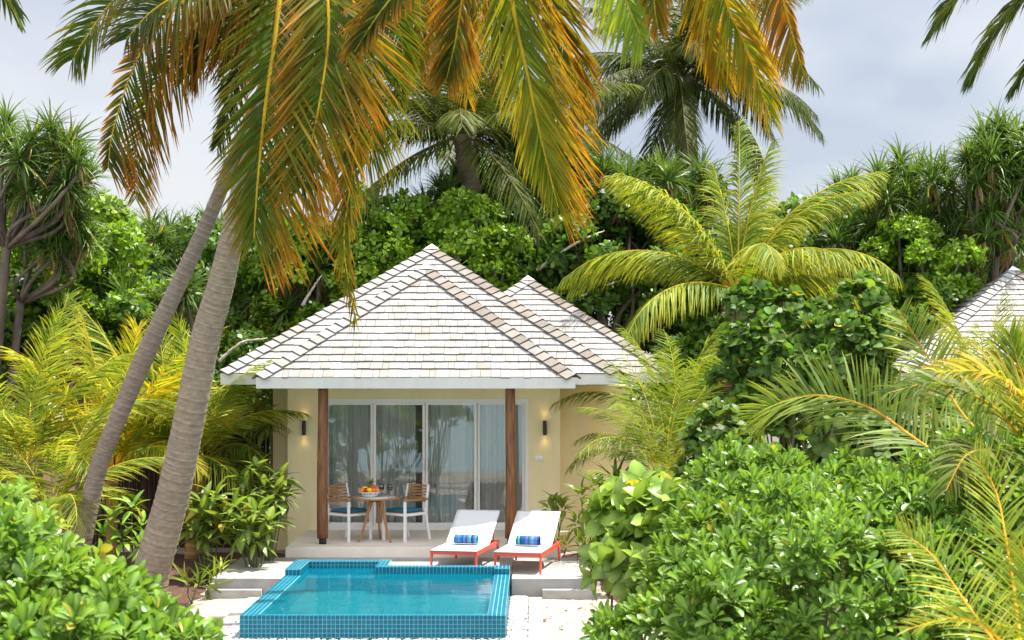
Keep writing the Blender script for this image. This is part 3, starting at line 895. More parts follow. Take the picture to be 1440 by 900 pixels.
# garden wall and brush fence
nb = NB(); box(nb, 0, 2.6, 0, .18, 0, 2.35); box(nb, -.02, 2.62, -.02, .2, 2.351, 2.41)
tag(flat(obj('garden_wall', nb, M['gwall'], loc=(1.63, 27.6, GROUND))), 'pale garden wall behind the feathery palm right of the villa', 'wall')
fence = thing('brush_fence', 'dark brown brushwood fence left of the villa wall', 'fence', (-4.4, 26.6, GROUND))
for k in range(4):
    nb = NB(); n = 90
    for q in range(n):
        x = -k * .75 - .74 * (q + RNG.random()) / n; y = RNG.uniform(-.03, .03)
        hgt = RNG.uniform(1.75, 2.0)
        tube(nb, [(x, y, 0), (x + RNG.normal(0, .015), y + RNG.normal(0, .01), hgt)], RNG.uniform(.006, .012), 4, np.array([1, 1, 1]) * RNG.uniform(.5, 1.5), cap=False)
    box(nb, -k * .75 - .74, -k * .75, .035, .06, .05, 1.8, (.3, .3, .3))
    pn = obj('reed_panel', nb, M['reed'], fence)
    for zr in (.5, 1.5):
        r_ = NB(); box(r_, -k * .75 - .75, -k * .75 - .001, -.06, -.035, zr, zr + .03)
        obj('rail', r_, M['reed'], pn)

# wall lamps, switch plates, garden spot
for (px, lab) in ((P(428, 602, YW)[0], 'black cylindrical up and down wall lamp left of the doors'), (P(766, 601, YW)[0], 'black cylindrical up and down wall lamp right of the doors')):
    t = thing('wall_lamp', lab, 'lamp', (px, YW - .06, 1.64), 0, 'wall lamps beside the doors')
    nb = NB(); lathe(nb, [(0, -.105), (.028, -.105), (.030, -.115), (.031, -.10), (.031, .10), (.030, .115), (.028, .105), (0, .105)], 20)
    obj('lamp_body', nb, M['black'], t)
    nb = NB(); box(nb, -.022, .022, .024, .0595, -.05, .05); bevel(obj('wall_bracket', nb, M['black'], t), .004)
    for s in (-1, 1):
        nb = NB(); lathe(nb, [(0, s * .107), (.024, s * .107)], 16); obj('lens', nb, M['lens'], t)
        ld = bpy.data.lights.new('lamp_beam', 'SPOT'); ld.energy = .35; ld.spot_size = math.radians(95); ld.spot_blend = .9; ld.color = (1, .68, .30); ld.shadow_soft_size = .02
        lo = bpy.data.objects.new('lamp_beam', ld); COL.objects.link(lo); lo.parent = t; lo.location = (0, 0, s * .125)
        lo.rotation_euler = (PI, 0, 0) if s > 0 else (0, 0, 0)
for (u, v, lab, wd_) in ((758, 645, 'white double switch plate on the cream wall under the right lamp', .14), (756, 719, 'small white socket low on the cream wall behind the right lounger', .09)):
    p = P(u, v, YW); t = thing('switch_plate', lab, 'switch', (p[0], YW - .001, p[2]))
    nb = NB(); box(nb, -wd_ / 2, wd_ / 2, -.012, 0, -.04, .04); bevel(obj('plate', nb, M['porcelain'], t), .004)
    nb = NB(); box(nb, -wd_ / 2 + .015, -.003, -.018, -.0125, -.025, .025); box(nb, .003, wd_ / 2 - .015, -.018, -.0125, -.025, .025); bevel(obj('rocker', nb, M['porcelain'], t), .002)
p = P(843, 668, 24.6)
t = thing('garden_spotlight', 'small black round garden spotlight on a spike among the plants', 'lamp', (p[0], 24.6, GROUND))
nb = NB(); tube(nb, [(0, 0, 0), (0, 0, p[2] - GROUND - .03)], .012, 8); obj('spike', nb, M['black'], t)
nb = NB(); tube(nb, [(0, .06, p[2] - GROUND), (0, .03, p[2] - GROUND), (0, -.05, p[2] - GROUND)], [.03, .062, .066], 16); hd = obj('lamp_head', nb, M['black'], t)
nb = NB(); tube(nb, [(0, -.0505, p[2] - GROUND), (0, -.056, p[2] - GROUND)], .05, 14); obj('lens', nb, mat_solid('dark_lens', (.06, .06, .065), .1), hd)

# ------------------------------------------------------------------ furniture
def bar(nb, a, b, w, h=None, up=(0, 0, 1)):
    """rectangular bar from a to b"""
    a, b = np.asarray(a, float), np.asarray(b, float); d = nrm(b - a); h = h or w
    s = np.cross(d, np.asarray(up, float))
    s = nrm(s if np.linalg.norm(s) > .05 else np.cross(d, [0, 1, 0])); t = np.cross(s, d)
    c = []
    for p in (a, b):
        c += [p - s * w / 2 - t * h / 2, p + s * w / 2 - t * h / 2, p + s * w / 2 + t * h / 2, p - s * w / 2 + t * h / 2]
    box8(nb, c)


def lounger(loc, rz, label):
    t = thing('sun_lounger', label, 'sun lounger', loc, rz, 'red framed loungers by the pool')
    hw, Lg, hy, zs = .315, 1.40, .80, .285
    nb = NB()
    for s in (-1, 1):
        bar(nb, (s * hw, 0, zs - .036), (s * hw, Lg, zs - .036), .030, .066)
    bar(nb, (-hw + .015, .016, zs - .032), (hw - .015, .016, zs - .032), .028, .05); bar(nb, (-hw + .015, Lg - .016, zs - .032), (hw - .015, Lg - .016, zs - .032), .028, .05)
    bar(nb, (-hw + .015, .7, zs - .04), (hw - .015, .7, zs - .04), .024, .024)
    bevel(flat(obj('frame', nb, M['red'], t)), .006)
    for s in (-1, 1):
        for y, dy in ((.03, -.02), (Lg - .06, .06)):
            nb = NB(); bar(nb, (s * hw, y + dy, .0), (s * (hw - .001), y, zs - .058), .026, .042, (0, 1, 0))
            bevel(flat(obj('leg', nb, M['red'], t)), .005)
    n = 18
    def sling(a, b, sag, name, w_):
        x = np.linspace(-w_, w_, 10); y = np.linspace(0, 1, n)
        a, b = np.asarray(a, float), np.asarray(b, float)
        X, T = np.meshgrid(x, y); base = a[None, None] + (b - a)[None, None] * T[..., None]
        V = base + np.stack([X, 0 * X, -sag * (1 - (X / w_) ** 2) * np.sin(PI * T)], -1)
        nrm_ = nrm(np.cross([1, 0, 0], b - a)); V2 = V - nrm_ * .012
        nb = NB(); i = np.arange(n - 1)[:, None] * 10; j = np.arange(9)[None]
        F = np.stack([i + j, i + j + 1, i + j + 11, i + j + 10], -1).reshape(-1, 4)
        m_ = n * 10; F2 = F[:, ::-1] + m_
        edge = list(range(10)) + [k * 10 + 9 for k in range(1, n)] + [(n - 1) * 10 + k for k in range(8, -1, -1)] + [k * 10 for k in range(n - 2, 0, -1)]
        E = [[edge[q], edge[(q + 1) % len(edge)], edge[(q + 1) % len(edge)] + m_, edge[q] + m_] for q in range(len(edge))]
        nb.add(np.vstack([V.reshape(-1, 3), V2.reshape(-1, 3)]), np.vstack([F, F2, np.array(E)[:, ::-1]]))
        return obj(name, nb, M['sling'], t)
    sling((0, -.012, zs + .004), (0, hy, zs + .004), .018, 'seat_sling', hw + .008)
    by, bz = .69, .415
    sling((0, hy + .004, zs + .004), (0, hy + by, zs + bz), .012, 'backrest_sling', hw + .004)
    nb = NB()
    for s in (-1, 1):
        bar(nb, (s * (hw - .022), hy, zs - .02), (s * (hw - .022), hy + by, zs + bz - .028), .022, .026)
    bar(nb, (-hw + .03, hy + by - .006, zs + bz - .032), (hw - .03, hy + by - .006, zs + bz - .032), .022, .022)
    bevel(flat(obj('backrest_frame', nb, M['red'], t)), .004)
    nb = NB()
    for s in (-1, 1):
        bar(nb, (s * (hw - .05), hy + .48, zs + .27), (s * (hw - .05), Lg - .10, zs - .03), .012, .012)
    flat(obj('backrest_prop', nb, M['red'], t))
    return t


def towel(loc, rz, label, seed):
    rng = np.random.default_rng(seed); nb = NB()
    hues = [lin(10, 72, 140), lin(15, 110, 145), lin(70, 90, 165), lin(5, 50, 115), lin(70, 150, 155), lin(20, 100, 160), lin(5, 80, 100), lin(85, 100, 170)]
    n = 72; x = np.linspace(-.165, .165, n); k = 30
    a = np.linspace(0, 2 * PI * 2.6, k * 3); r = .030 + (.072 - .030) * np.linspace(0, 1, k * 3) ** .8
    st_ = np.array([hues[q % 8] for q in rng.permutation(24)])
    col = st_[(np.linspace(0, 11.99, n)).astype(int)] * rng.uniform(.9, 1.1, (n, 1))
    V = np.stack([np.broadcast_to(x[:, None], (n, k * 3)), (r * np.cos(a))[None] * np.ones((n, 1)), .073 + (r * np.sin(a))[None] * np.ones((n, 1))], -1)
    V[..., 0] += .006 * np.sin(np.linspace(0, 30, k * 3))[None] * np.abs(np.linspace(-1, 1, n))[:, None] ** 6
    i = np.arange(n - 1)[:, None] * k * 3; j = np.arange(k * 3 - 1)[None]
    nb.add(V.reshape(-1, 3), np.stack([i + j, i + j + 1, i + j + 1 + k * 3, i + j + k * 3], -1).reshape(-1, 4), np.repeat(col, k * 3, 0))
    o = tag(obj('rolled_towel', nb, M['towel'], loc=loc, rot=(0, 0, rz)), label, 'towel', 'rolled towels on the loungers')
    return o


for (cx, cy, rz, lab, tlab, seed) in ((-1.09, 21.80, -11.5, 'red framed sun lounger with white sling, nearer the dining table, its backrest top in shade', 'blue striped rolled towel on the lounger nearer the dining table', 1),
                                      (-.215, 21.63, -11.5, 'red framed sun lounger with white sling at the right end of the deck, fully sunlit', 'blue striped rolled towel on the sunlit right lounger', 2)):
    r = math.radians(rz)
    lounger((cx, cy, DZ + .0015), r, lab)
    yy = .735
    towel((cx - math.sin(r) * yy, cy + math.cos(r) * yy, DZ + .285 + .003), r, tlab, seed)


def chair(loc, f, label):
    """armchair facing direction f (x, y)"""
    rz = math.atan2(f[1], f[0]) - PI / 2      # local +Y is the facing direction
    t = thing('dining_chair', label, 'chair', loc, rz, 'white armchairs at the terrace table')
    hw, hd = .225, .235
    nb = NB()
    for s in (-1, 1):
        bar(nb, (s * hw, hd - .01, .40), (s * hw, -hd + .01, .40), .026, .04)
    bar(nb, (-hw, hd - .015, .40), (hw, hd - .015, .40), .026, .036); bar(nb, (-hw, -hd + .03, .40), (hw, -hd + .03, .40), .026, .036)
    bevel(flat(obj('seat_frame', nb, M['white'], t)), .004)
    for s in (-1, 1):
        nb = NB(); bar(nb, (s * hw, hd, 0), (s * hw, hd, .605), .036, .036, (0, 1, 0)); bevel(flat(obj('leg', nb, M['white'], t)), .004)
        nb = NB(); bar(nb, (s * hw, -hd - .07, 0), (s * hw, -hd + .03, .42), .036, .034, (0, 1, 0)); bar(nb, (s * hw, -hd + .03, .42), (s * (hw - .012), -hd - .055, .83), .030, .03, (0, 1, 0)); bevel(flat(obj('leg', nb, M['white'], t)), .004)
        nb = NB(); bar(nb, (s * hw, hd + .02, .618), (s * hw, -hd - .02, .618), .05, .022); bevel(flat(obj('armrest', nb, M['teak'], t)), .005)
    nb = NB()
    for q in range(7):
        y = -hd + .05 + q * .062; bar(nb, (-hw + .014, y, .425), (hw - .014, y, .425), .048, .014)
    flat(obj('seat_slats', nb, M['teak'], t))
    nb = NB()
    for q in range(6):
        f_ = q / 5; z = .585 + f_ * .225; y = -hd - .004 - (z - .585) * .21
        bar(nb, (-hw + .015, y, z), (hw - .015, y, z), .014, .028)
    flat(obj('back_slats', nb, M['teak'], t))
    nb = NB(); box(nb, -hw + .02, hw - .02, -hd + .05, hd - .02, .434, .475); bevel(obj('seat_cushion', nb, M['cushion'], t), .018, 3)
    return t


chair((-1.95, 24.34, .001), (-.64, -.77), 'white armchair with slatted teak back on the side towards the loungers')
chair((-2.80, 24.30, .001), (.76, -.65), 'white armchair with slatted teak back half hidden by the left porch post')
tb = thing('dining_table', 'small round terrace table with marble top, wooden rim and three splayed legs', 'table', (-2.36, 24.12, .001))
nb = NB(); lathe(nb, [(0, .668), (.30, .668), (.301, .64), (0, .64)], 40); obj('tabletop', nb, M['marble'], tb)
nb = NB(); lathe(nb, [(.3015, .640), (.355, .640), (.362, .648), (.362, .662), (.355, .669), (.3015, .669)], 40); obj('table_rim', nb, M['teak'], tb)
nb = NB(); lathe(nb, [(0, .60), (.10, .60), (.12, .639), (0, .639)], 16); obj('hub', nb, M['black'], tb)
for ang in (205, 322, 85):
    a = math.radians(ang); c, s = math.cos(a), math.sin(a)
    nb = NB(); z = np.linspace(0, 1, 10)
    pts = np.stack([c * (.285 - .2 * z ** .85), s * (.285 - .2 * z ** .85), .632 * z], 1)
    tube(nb, pts, np.interp(z, [0, .8, 1], [.014, .027, .036]), 10); obj('leg', nb, M['teak'], tb)
TZ = .670
bx, by = P(520, 692, 24.05)[0], 24.05
t = thing('fruit_bowl', 'white patterned bowl heaped with fruit on the round table', 'bowl', (bx, by, TZ))
nb = NB(); lathe(nb, [(.0, .004), (.06, 0), (.07, .008), (.12, .035), (.165, .075), (.178, .085), (.172, .087), (.155, .072), (.1, .036), (0, .02)], 36); obj('bowl', nb, M['porcelain'], t)
nb = NB()
for q in range(22):
    a = q * 2 * PI / 22; lathe(nb, [(0, 0), (.013, .003), (.016, .012), (.0, .02)], 8, (.03, .06, .2) if q % 2 else (.5, .5, .55), (.149 * math.cos(a), .149 * math.sin(a), .050))
obj('painted_band', nb, M['fruit'], t)


def fruit(name, label, cat, dx, dy, dz, r, col, sq=(1, 1, 1), bumps=0.):
    nb = NB(); a = np.linspace(-PI / 2, PI / 2, 10)
    lathe(nb, [(max(r * math.cos(q), .0005) * (1 + .06 * math.sin(3 * q)), r * math.sin(q)) for q in a], 16, col)
    me = nb.mesh(name)
    o = obj(name, me, M['fruit'], loc=(bx + dx, by + dy, TZ + dz)); o.scale = sq
    o.rotation_euler = (random.uniform(-.4, .4), random.uniform(-.4, .4), random.uniform(0, 3))
    return tag(o, label, cat, 'fruit in the bowl')


fruit('orange', 'orange at the left end of the fruit bowl', 'fruit', -.105, -.05, .098, .045, lin(240, 130, 10))
fruit('orange', 'orange at the right end of the fruit bowl', 'fruit', .115, -.04, .096, .043, lin(245, 140, 15))
fruit('apple', 'red apple on the left side of the fruit heap', 'fruit', -.045, -.075, .105, .042, lin(190, 30, 25))
fruit('apple', 'red apple in the upper right of the fruit heap', 'fruit', .05, -.02, .150, .043, lin(200, 60, 40))
fruit('mango', 'yellow mango at the front of the fruit bowl', 'fruit', .015, -.09, .110, .045, lin(235, 190, 20), (1.25, .9, .9))
fruit('mango', 'orange mango on the front right of the fruit heap', 'fruit', .072, -.085, .108, .042, lin(235, 120, 40), (1.2, .9, .9))
fruit('lime', 'green lime at the back of the fruit bowl', 'fruit', -.03, .05, .12, .045, lin(80, 120, 25))
t = thing('pineapple', 'small pineapple standing up at the back of the fruit bowl', 'fruit', (bx + .02, by + .02, TZ + .10), 0, 'fruit in the bowl')
nb = NB(); lathe(nb, [(.001, 0), (.035, .01), (.045, .045), (.035, .085), (.012, .1), (.001, .1)], 14, lin(120, 110, 30)); obj('body', nb, M['fruit'], t)
lt = leaf_tpl([.5, .8, .5, .06], None, .3, .3)
nb = NB(); rosettes(nb, lt, np.array([[0, 0, .095]]), np.array([[0, 0, 1.]]), 12, (.06, .09), (.2, .25), (20, 80), [lin(70, 100, 50), lin(110, 130, 60)], np.random.default_rng(2)); obj('leaf_crown', nb, M['fruit'], t)
fruit('banana', 'yellow banana curving over the left of the fruit heap', 'fruit', -.06, -.01, .140, .034, lin(240, 200, 40), (2.0, .75, .75))
for (u, lab) in ((536.5, 'glass of red wine nearer the fruit bowl'), (548.5, 'glass of red wine nearer the table edge')):
    p = P(u, 697, 24.10 if u < 540 else 24.02)
    t = thing('wine_glass', lab, 'wine glass', (p[0], p[1], TZ), 0, 'wine glasses on the table')
    nb = NB(); lathe(nb, [(.0, .002), (.034, .002), (.034, .005), (.006, .010), (.004, .02), (.004, .085), (.012, .096), (.033, .115), (.041, .14), (.040, .165), (.034, .195), (.033, .195), (.039, .165), (.040, .14), (.032, .117), (.0, .099)], 20); obj('glass', nb, M['winecup'], t)
    nb = NB(); lathe(nb, [(.0, .1), (.031, .118), (.0385, .14), (.038, .158), (0, .158)], 20); obj('wine', nb, M['wine'], t)
# ------------------------------------------------------------------ foliage materials and palettes
ML = {
    'palm': mat_leaf('palm_leaf', .55, .38, 1.6, .2, .2),
    'oldpalm': mat_leaf('ageing_palm_leaf', .55, .44, 1.8, .25, .15),
    'glossy': mat_leaf('glossy_leaf', .33, .30, 1.7, .2, .28),
    'matte': mat_leaf('matte_leaf', .55, .3, 1.6, .25, .3),
    'broad': mat_leaf('broad_leaf', .42, .36, 1.7, .3, .3, .8),
    'strap': mat_leaf('strap_leaf', .42, .3, 1.6, .2, .3),
}
C_ = lambda *a: [np.array(q) for q in a]
PAL_OLD = C_((.036, .070, .005), (.062, .100, .006), (.095, .125, .007), (.14, .140, .008), (.19, .125, .009), (.24, .085, .010))
PAL_DARK = C_((.016, .034, .005), (.028, .052, .006), (.046, .070, .007), (.075, .080, .007), (.12, .065, .008), (.10, .034, .006))
PAL_GOLD = C_((.075, .115, .006), (.12, .150, .007), (.19, .195, .009), (.29, .215, .010), (.32, .15, .010))
TIP_OR = np.array((.48, .15, .008)); TIP_BR = np.array((.17, .06, .014))
PAL_YG = C_((.075, .14, .014), (.13, .20, .018), (.22, .27, .022), (.34, .35, .03))
PAL_YEL = C_((.13, .19, .014), (.24, .28, .016), (.40, .37, .02), (.52, .38, .02))
PAL_GRN = C_((.045, .085, .010), (.075, .13, .014), (.12, .18, .018), (.18, .23, .03))
PAL_DGR = C_((.022, .036, .006), (.040, .056, .008), (.070, .085, .012), (.12, .12, .018))
PAL_PAND = C_((.020, .052, .011), (.036, .082, .014), (.065, .125, .020), (.14, .20, .036))
PAL_SCAE = C_((.018, .070, .006), (.036, .120, .008), (.070, .185, .010), (.14, .28, .018))
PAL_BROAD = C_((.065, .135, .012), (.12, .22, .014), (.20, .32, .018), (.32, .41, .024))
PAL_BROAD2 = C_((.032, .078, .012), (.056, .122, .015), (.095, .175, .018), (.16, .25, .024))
PAL_BIG = C_((.05, .115, .016), (.095, .19, .025), (.16, .28, .036), (.27, .39, .06))
RIB_Y = lin(200, 165, 45)

# ------------------------------------------------------------------ the two old coconut palms and the overhanging one
def explicit_palm(name, label, base, trunk_ctrl, rad, fronds, seed, mat, barkcol=(1, 1, 1), trunk_label=None):
    base = np.asarray(base, float)
    t = thing(name, label, 'palm tree', tuple(base))
    tk = trunk_mesh([np.asarray(q) - base for q in trunk_ctrl], rad, 18, .105, barkcol, .028, np.random.default_rng(seed))
    obj('trunk', tk, M['palmbark'], t)
    for q, f in enumerate(fronds):
        f = dict(f); c = [P(*p) - base for p in f.pop('c')]
        nb = NB(); f.setdefault('rib', RIB_Y)
        frond_mesh(nb, c, np.random.default_rng(seed * 100 + q), **f)
        obj('frond', nb, mat, t)
    return t


CAM = (0, -1, .15)      # leaf blades of hanging fronds lie roughly across the beach
cA = (436, -95, 18.4)
A_base = P(200, 850, 20.5); A_base[2] = GROUND
A_tr = [A_base, P(214, 800, 20.45), P(242, 700, 20.3), P(264, 600, 20.1), P(288, 480, 19.9), P(312, 395, 19.7), P(333, 300, 19.5), P(352, 215, 19.2), P(395, 60, 18.7), P(*cA)]
old = dict(pal=PAL_OLD, tip=TIP_OR, w=.030, seg=5, n=104)
explicit_palm('coconut_palm', 'thick leaning coconut palm with ringed grey trunk and drooping orange green fronds over the pool', A_base, A_tr,
    [.32, .232, .212, .195, .185, .162, .135, .125, .12, .13],
    [dict(old, c=[cA, (400, -30, 17.9), (386, 60, 17.6), (372, 160, 17.4), (362, 260, 17.3), (357, 335, 17.3)], L=1.5, up=CAM, asym=(1.08, .62), pal=PAL_OLD[:3], ang=(40, 66), droop=.12, vee=.12, tipamt=(.85, .25), roll=8, rr=.036, n=120, w=.036),
     dict(old, c=[cA, (350, -80, 18.2), (250, -45, 18.2), (170, -8, 18.3), (120, 55, 18.4), (102, 84, 18.4)], L=.80, up=(0, -.8, .7), pal=PAL_OLD[:3], tip=PAL_OLD[4], droop=.7, ang=(24, 48), w=.036),
     dict(old, c=[cA, (350, -60, 18.9), (255, 5, 19.2), (195, 80, 19.3), (160, 180, 19.4), (152, 235, 19.4)], L=1.05, up=CAM, pal=PAL_DARK[:5], tip=TIP_OR, droop=.25, vee=.1, asym=(1.1, .30), ang=(30, 54), tipamt=.8, w=.036),
     dict(old, c=[cA, (370, -40, 18.9), (290, 20, 19.3), (225, 110, 19.5), (192, 205, 19.6), (190, 280, 19.6)], L=.95, up=CAM, pal=PAL_OLD[:4], tip=TIP_OR, droop=.25, vee=.1, asym=(1., .5), ang=(34, 58), tipamt=.9),
     dict(old, c=[cA, (390, -30, 18.9), (330, 20, 19.4), (285, 60, 19.6), (268, 100, 19.7)], L=.9, up=CAM, pal=PAL_DARK, tip=TIP_OR, droop=.5, asym=(1, .9)),
     dict(old, c=[cA, (360, -70, 17.6), (280, -25, 17.0), (215, 15, 16.8), (178, 55, 16.7)], L=.85, up=(0, -.8, .7), pal=PAL_DARK[:4], tip=TIP_BR, droop=.8, ang=(24, 48)),
     dict(old, c=[cA, (480, -40, 17.8), (505, 40, 17.5), (508, 140, 17.4), (494, 250, 17.3), (484, 345, 17.3), (500, 455, 17.3)], L=.8, up=CAM, pal=PAL_OLD[:4], tip=TIP_OR, droop=.5, asym=(.7, .7), ang=(48, 76), tipamt=.6),
     dict(old, c=[cA, (458, -20, 17.6), (462, 50, 17.4), (452, 130, 17.3), (436, 210, 17.3), (424, 262, 17.3)], L=1.25, up=CAM, pal=PAL_OLD[:4], tip=TIP_OR, droop=.15, vee=.1, ang=(42, 66), tipamt=1., asym=(1., .8), w=.034),
     dict(old, c=[cA, (430, -10, 18.8), (412, 70, 18.9), (396, 160, 19.0), (380, 250, 19.0), (368, 300, 19.)], L=1.05, up=CAM, pal=PAL_OLD[:4], tip=TIP_OR, droop=.3, ang=(44, 68), asym=(.9, .9), tipamt=.8),
     dict(old, c=[cA, (490, -75, 18.9), (540, -20, 19.2), (565, 60, 19.3), (562, 140, 19.4)], L=.6, up=CAM, pal=PAL_OLD[:3], tip=PAL_OLD[4], droop=.3, ang=(44, 66), tipamt=.8),
     dict(old, c=[cA, (405, -60, 19.3), (362, 10, 19.8), (335, 90, 20.0), (318, 170, 20.1), (306, 205, 20.1)], L=.72, up=CAM, pal=PAL_DGR[:3], tip=PAL_GRN[1], droop=.4, rib=lin(120, 120, 50), asym=(.8, .6)),
     dict(old, c=[cA, (465, -60, 18.6), (500, 0, 18.8), (520, 80, 19.0), (525, 170, 19.2), (515, 230, 19.3)], L=1.1, up=CAM, pal=PAL_OLD[:3], tip=PAL_OLD[4], droop=.2, ang=(42, 66), tipamt=.7),
     dict(old, c=[cA, (420, -60, 19.4), (440, 0, 19.8), (455, 80, 20.0), (460, 160, 20.1)], L=1.1, up=CAM, pal=PAL_DARK[:3], tip=PAL_DARK[4], droop=.2, ang=(30, 60)),
     dict(old, c=[cA, (400, -70, 19.4), (360, -20, 19.8), (330, 30, 20.0), (322, 90, 20.1)], L=1.0, up=CAM, pal=PAL_DARK[:3], tip=PAL_DARK[4], droop=.3, ang=(30, 60))],
    31, ML['oldpalm'])

cB = (560, -170, 21.0)
B_base = P(104, 800, 20.9); B_base[2] = GROUND
B_tr = [B_base, P(120, 745, 20.9), P(138, 660, 20.9), P(161, 600, 20.9), P(204, 500, 20.9), P(251, 400, 20.9), P(297, 300, 20.9), P(330, 220, 20.9), P(410, 50, 20.9), P(*cB)]
explicit_palm('coconut_palm', 'slender leaning coconut palm with dark trunk behind the thick one', B_base, B_tr,
    [.13, .115, .12, .115, .125, .108, .092, .09, .09, .1],
    [dict(old, c=[cB, (600, -120, 20.6), (630, -40, 20.4), (645, 40, 20.3), (658, 138, 20.3)], L=.80, up=CAM, pal=PAL_GOLD[1:], tip=TIP_OR, droop=.5, ang=(52, 72)),
     dict(old, c=[cB, (570, -110, 20.5), (585, -40, 20.3), (592, 30, 20.2), (588, 95, 20.2)], L=.85, up=CAM, pal=PAL_OLD[1:], tip=TIP_OR, droop=.5, ang=(50, 70)),
     dict(old, c=[cB, (610, -140, 21.1), (665, -60, 21.2), (700, 30, 21.2), (702, 120, 21.2)], L=.85, up=CAM, pal=PAL_DARK[:5], tip=TIP_BR, droop=.5, ang=(50, 70)),
     dict(old, c=[cB, (480, -150, 20.8), (420, -90, 20.8), (380, -30, 20.9), (350, 60, 21.)], L=.85, up=CAM, pal=PAL_DARK[:4], tip=TIP_OR, droop=.5)],
    33, ML['oldpalm'], (.82, .80, .86))

cC = (742, -235, 13.6)
C_base = np.array([5.2, 2.5, -.75])
C_tr = [C_base, np.array([4.6, 5.0, 1.6]), np.array([3.4, 8.5, 4.4]), np.array([1.6, 11.6, 6.4]), P(*cC)]
explicit_palm('coconut_palm', 'overhanging coconut palm whose golden fronds hang into the top centre of the view', C_base, C_tr, [.2, .17, .15, .13, .14],
    [dict(old, c=[cC, (712, -110, 13.8), (722, 10, 14.0), (743, 110, 14.1), (762, 200, 14.2), (785, 292, 14.2)], L=.92, w=.024, up=CAM, pal=PAL_GOLD[:4], tip=TIP_OR, droop=.15, vee=.1, ang=(48, 74), asym=(1.15, .72), tipamt=(.95, .2), n=140, rr=.026, roll=-6),
     dict(old, c=[cC, (730, -100, 13.9), (770, 0, 14.2), (800, 80, 14.3), (822, 170, 14.4)], L=.72, w=.024, up=CAM, pal=PAL_OLD[2:], tip=TIP_BR, droop=.55, ang=(48, 72), tipamt=.8, asym=(.9, .9)),
     dict(old, c=[cC, (690, -120, 14.2), (655, -20, 14.5), (640, 60, 14.6), (628, 110, 14.6)], L=.6, w=.024, up=CAM, pal=PAL_DARK[1:], tip=TIP_OR, droop=.5),
     dict(old, c=[cC, (800, -190, 13.8), (850, -80, 13.9), (882, 5, 14.0), (905, 60, 14.0)], L=.60, w=.024, up=(-.3, -1, .3), pal=PAL_YG[1:], tip=PAL_GOLD[2], droop=.5, asym=(.5, 1.1), ang=(34, 60), tipamt=.5),
     dict(old, c=[cC, (690, -170, 13.4), (600, -60, 13.3), (540, 10, 13.2), (500, 70, 13.2)], L=.55, w=.024, up=CAM, pal=PAL_DARK[:4], tip=TIP_OR, droop=.7, asym=(.7, 1))],
    35, ML['oldpalm'])

cD = (1010, -215, 13.9)
D_base = np.array([7.2, 5.5, -.45])
D_tr = [D_base, np.array([6.6, 8.0, 2.4]), np.array([5.1, 11., 5.4]), np.array([3.0, 13.0, 6.7]), P(*cD)]
explicit_palm('coconut_palm', 'overhanging coconut palm whose yellow fronds hang before the dark palm right of centre', D_base, D_tr, [.2, .17, .15, .13, .14],
    [dict(old, c=[cD, (1000, -100, 14.0), (1020, 0, 14.2), (1050, 70, 14.3), (1085, 170, 14.3)], L=.62, w=.024, up=CAM, pal=PAL_GOLD, tip=TIP_OR, droop=.75, ang=(40, 66), tipamt=.4),
     dict(old, c=[cD, (1050, -140, 13.8), (1090, -40, 13.9), (1112, 40, 14.0), (1132, 108, 14.0)], L=.5, w=.024, up=(-.5, -1, .1), pal=PAL_OLD[3:], tip=TIP_BR, droop=.9, ang=(30, 60), tipamt=.9, asym=(.4, 1)),
     dict(old, c=[cD, (985, -110, 14.3), (985, -20, 14.5), (1000, 60, 14.6), (1020, 120, 14.6)], L=.5, w=.024, up=CAM, pal=PAL_GOLD[1:], tip=TIP_OR, droop=.6, ang=(46, 70)),
     dict(old, c=[cD, (960, -150, 14.1), (930, -60, 14.2), (920, -5, 14.2), (925, 40, 14.2)], L=.4, w=.024, up=CAM, pal=PAL_OLD[2:], tip=TIP_OR, droop=.6)],
    37, ML['oldpalm'])

cR = (1560, -60, 15.0)
R_base = np.array([9.0, 12.0, GROUND])
R_tr = [R_base, np.array([8.6, 13., 2.4]), np.array([7.4, 14.3, 5.0]), P(*cR)]
dk = dict(pal=PAL_DGR, tip=PAL_GRN[1], w=.036, seg=4, n=84, droop=1., rib=lin(90, 100, 40))
explicit_palm('coconut_palm', 'coconut palm out of frame whose dark frond tips hang into the top right corner', R_base, R_tr, [.2, .17, .15, .14],
    [dict(dk, c=[cR, (1500, -90, 14.6), (1420, -50, 14.4), (1355, -10, 14.3), (1312, 46, 14.3)], L=.56),
     dict(dk, c=[cR, (1520, -60, 15.0), (1450, -10, 15.1), (1400, 50, 15.2), (1370, 108, 15.2)], L=.62),
     dict(dk, c=[cR, (1530, -30, 15.4), (1490, 30, 15.6), (1450, 90, 15.7), (1428, 126, 15.7)], L=.45)],
    39, ML['palm'])
cM = (-150, -120, 15.0)
explicit_palm('coconut_palm', 'coconut palm out of frame with one dark frond tip in the top left corner', np.array([-9.5, 12., GROUND]),
    [np.array([-9.5, 12., GROUND]), np.array([-8.6, 13.5, 2.5]), P(*cM)], [.2, .17, .14],
    [dict(dk, c=[cM, (-90, -130, 14.8), (-30, -70, 14.6), (5, -10, 14.5), (22, 28, 14.5)], L=.40),
     dict(dk, c=[cM, (-140, -60, 14.8), (-80, -10, 14.6), (-40, 60, 14.5)], L=.40)],
    41, ML['palm'])

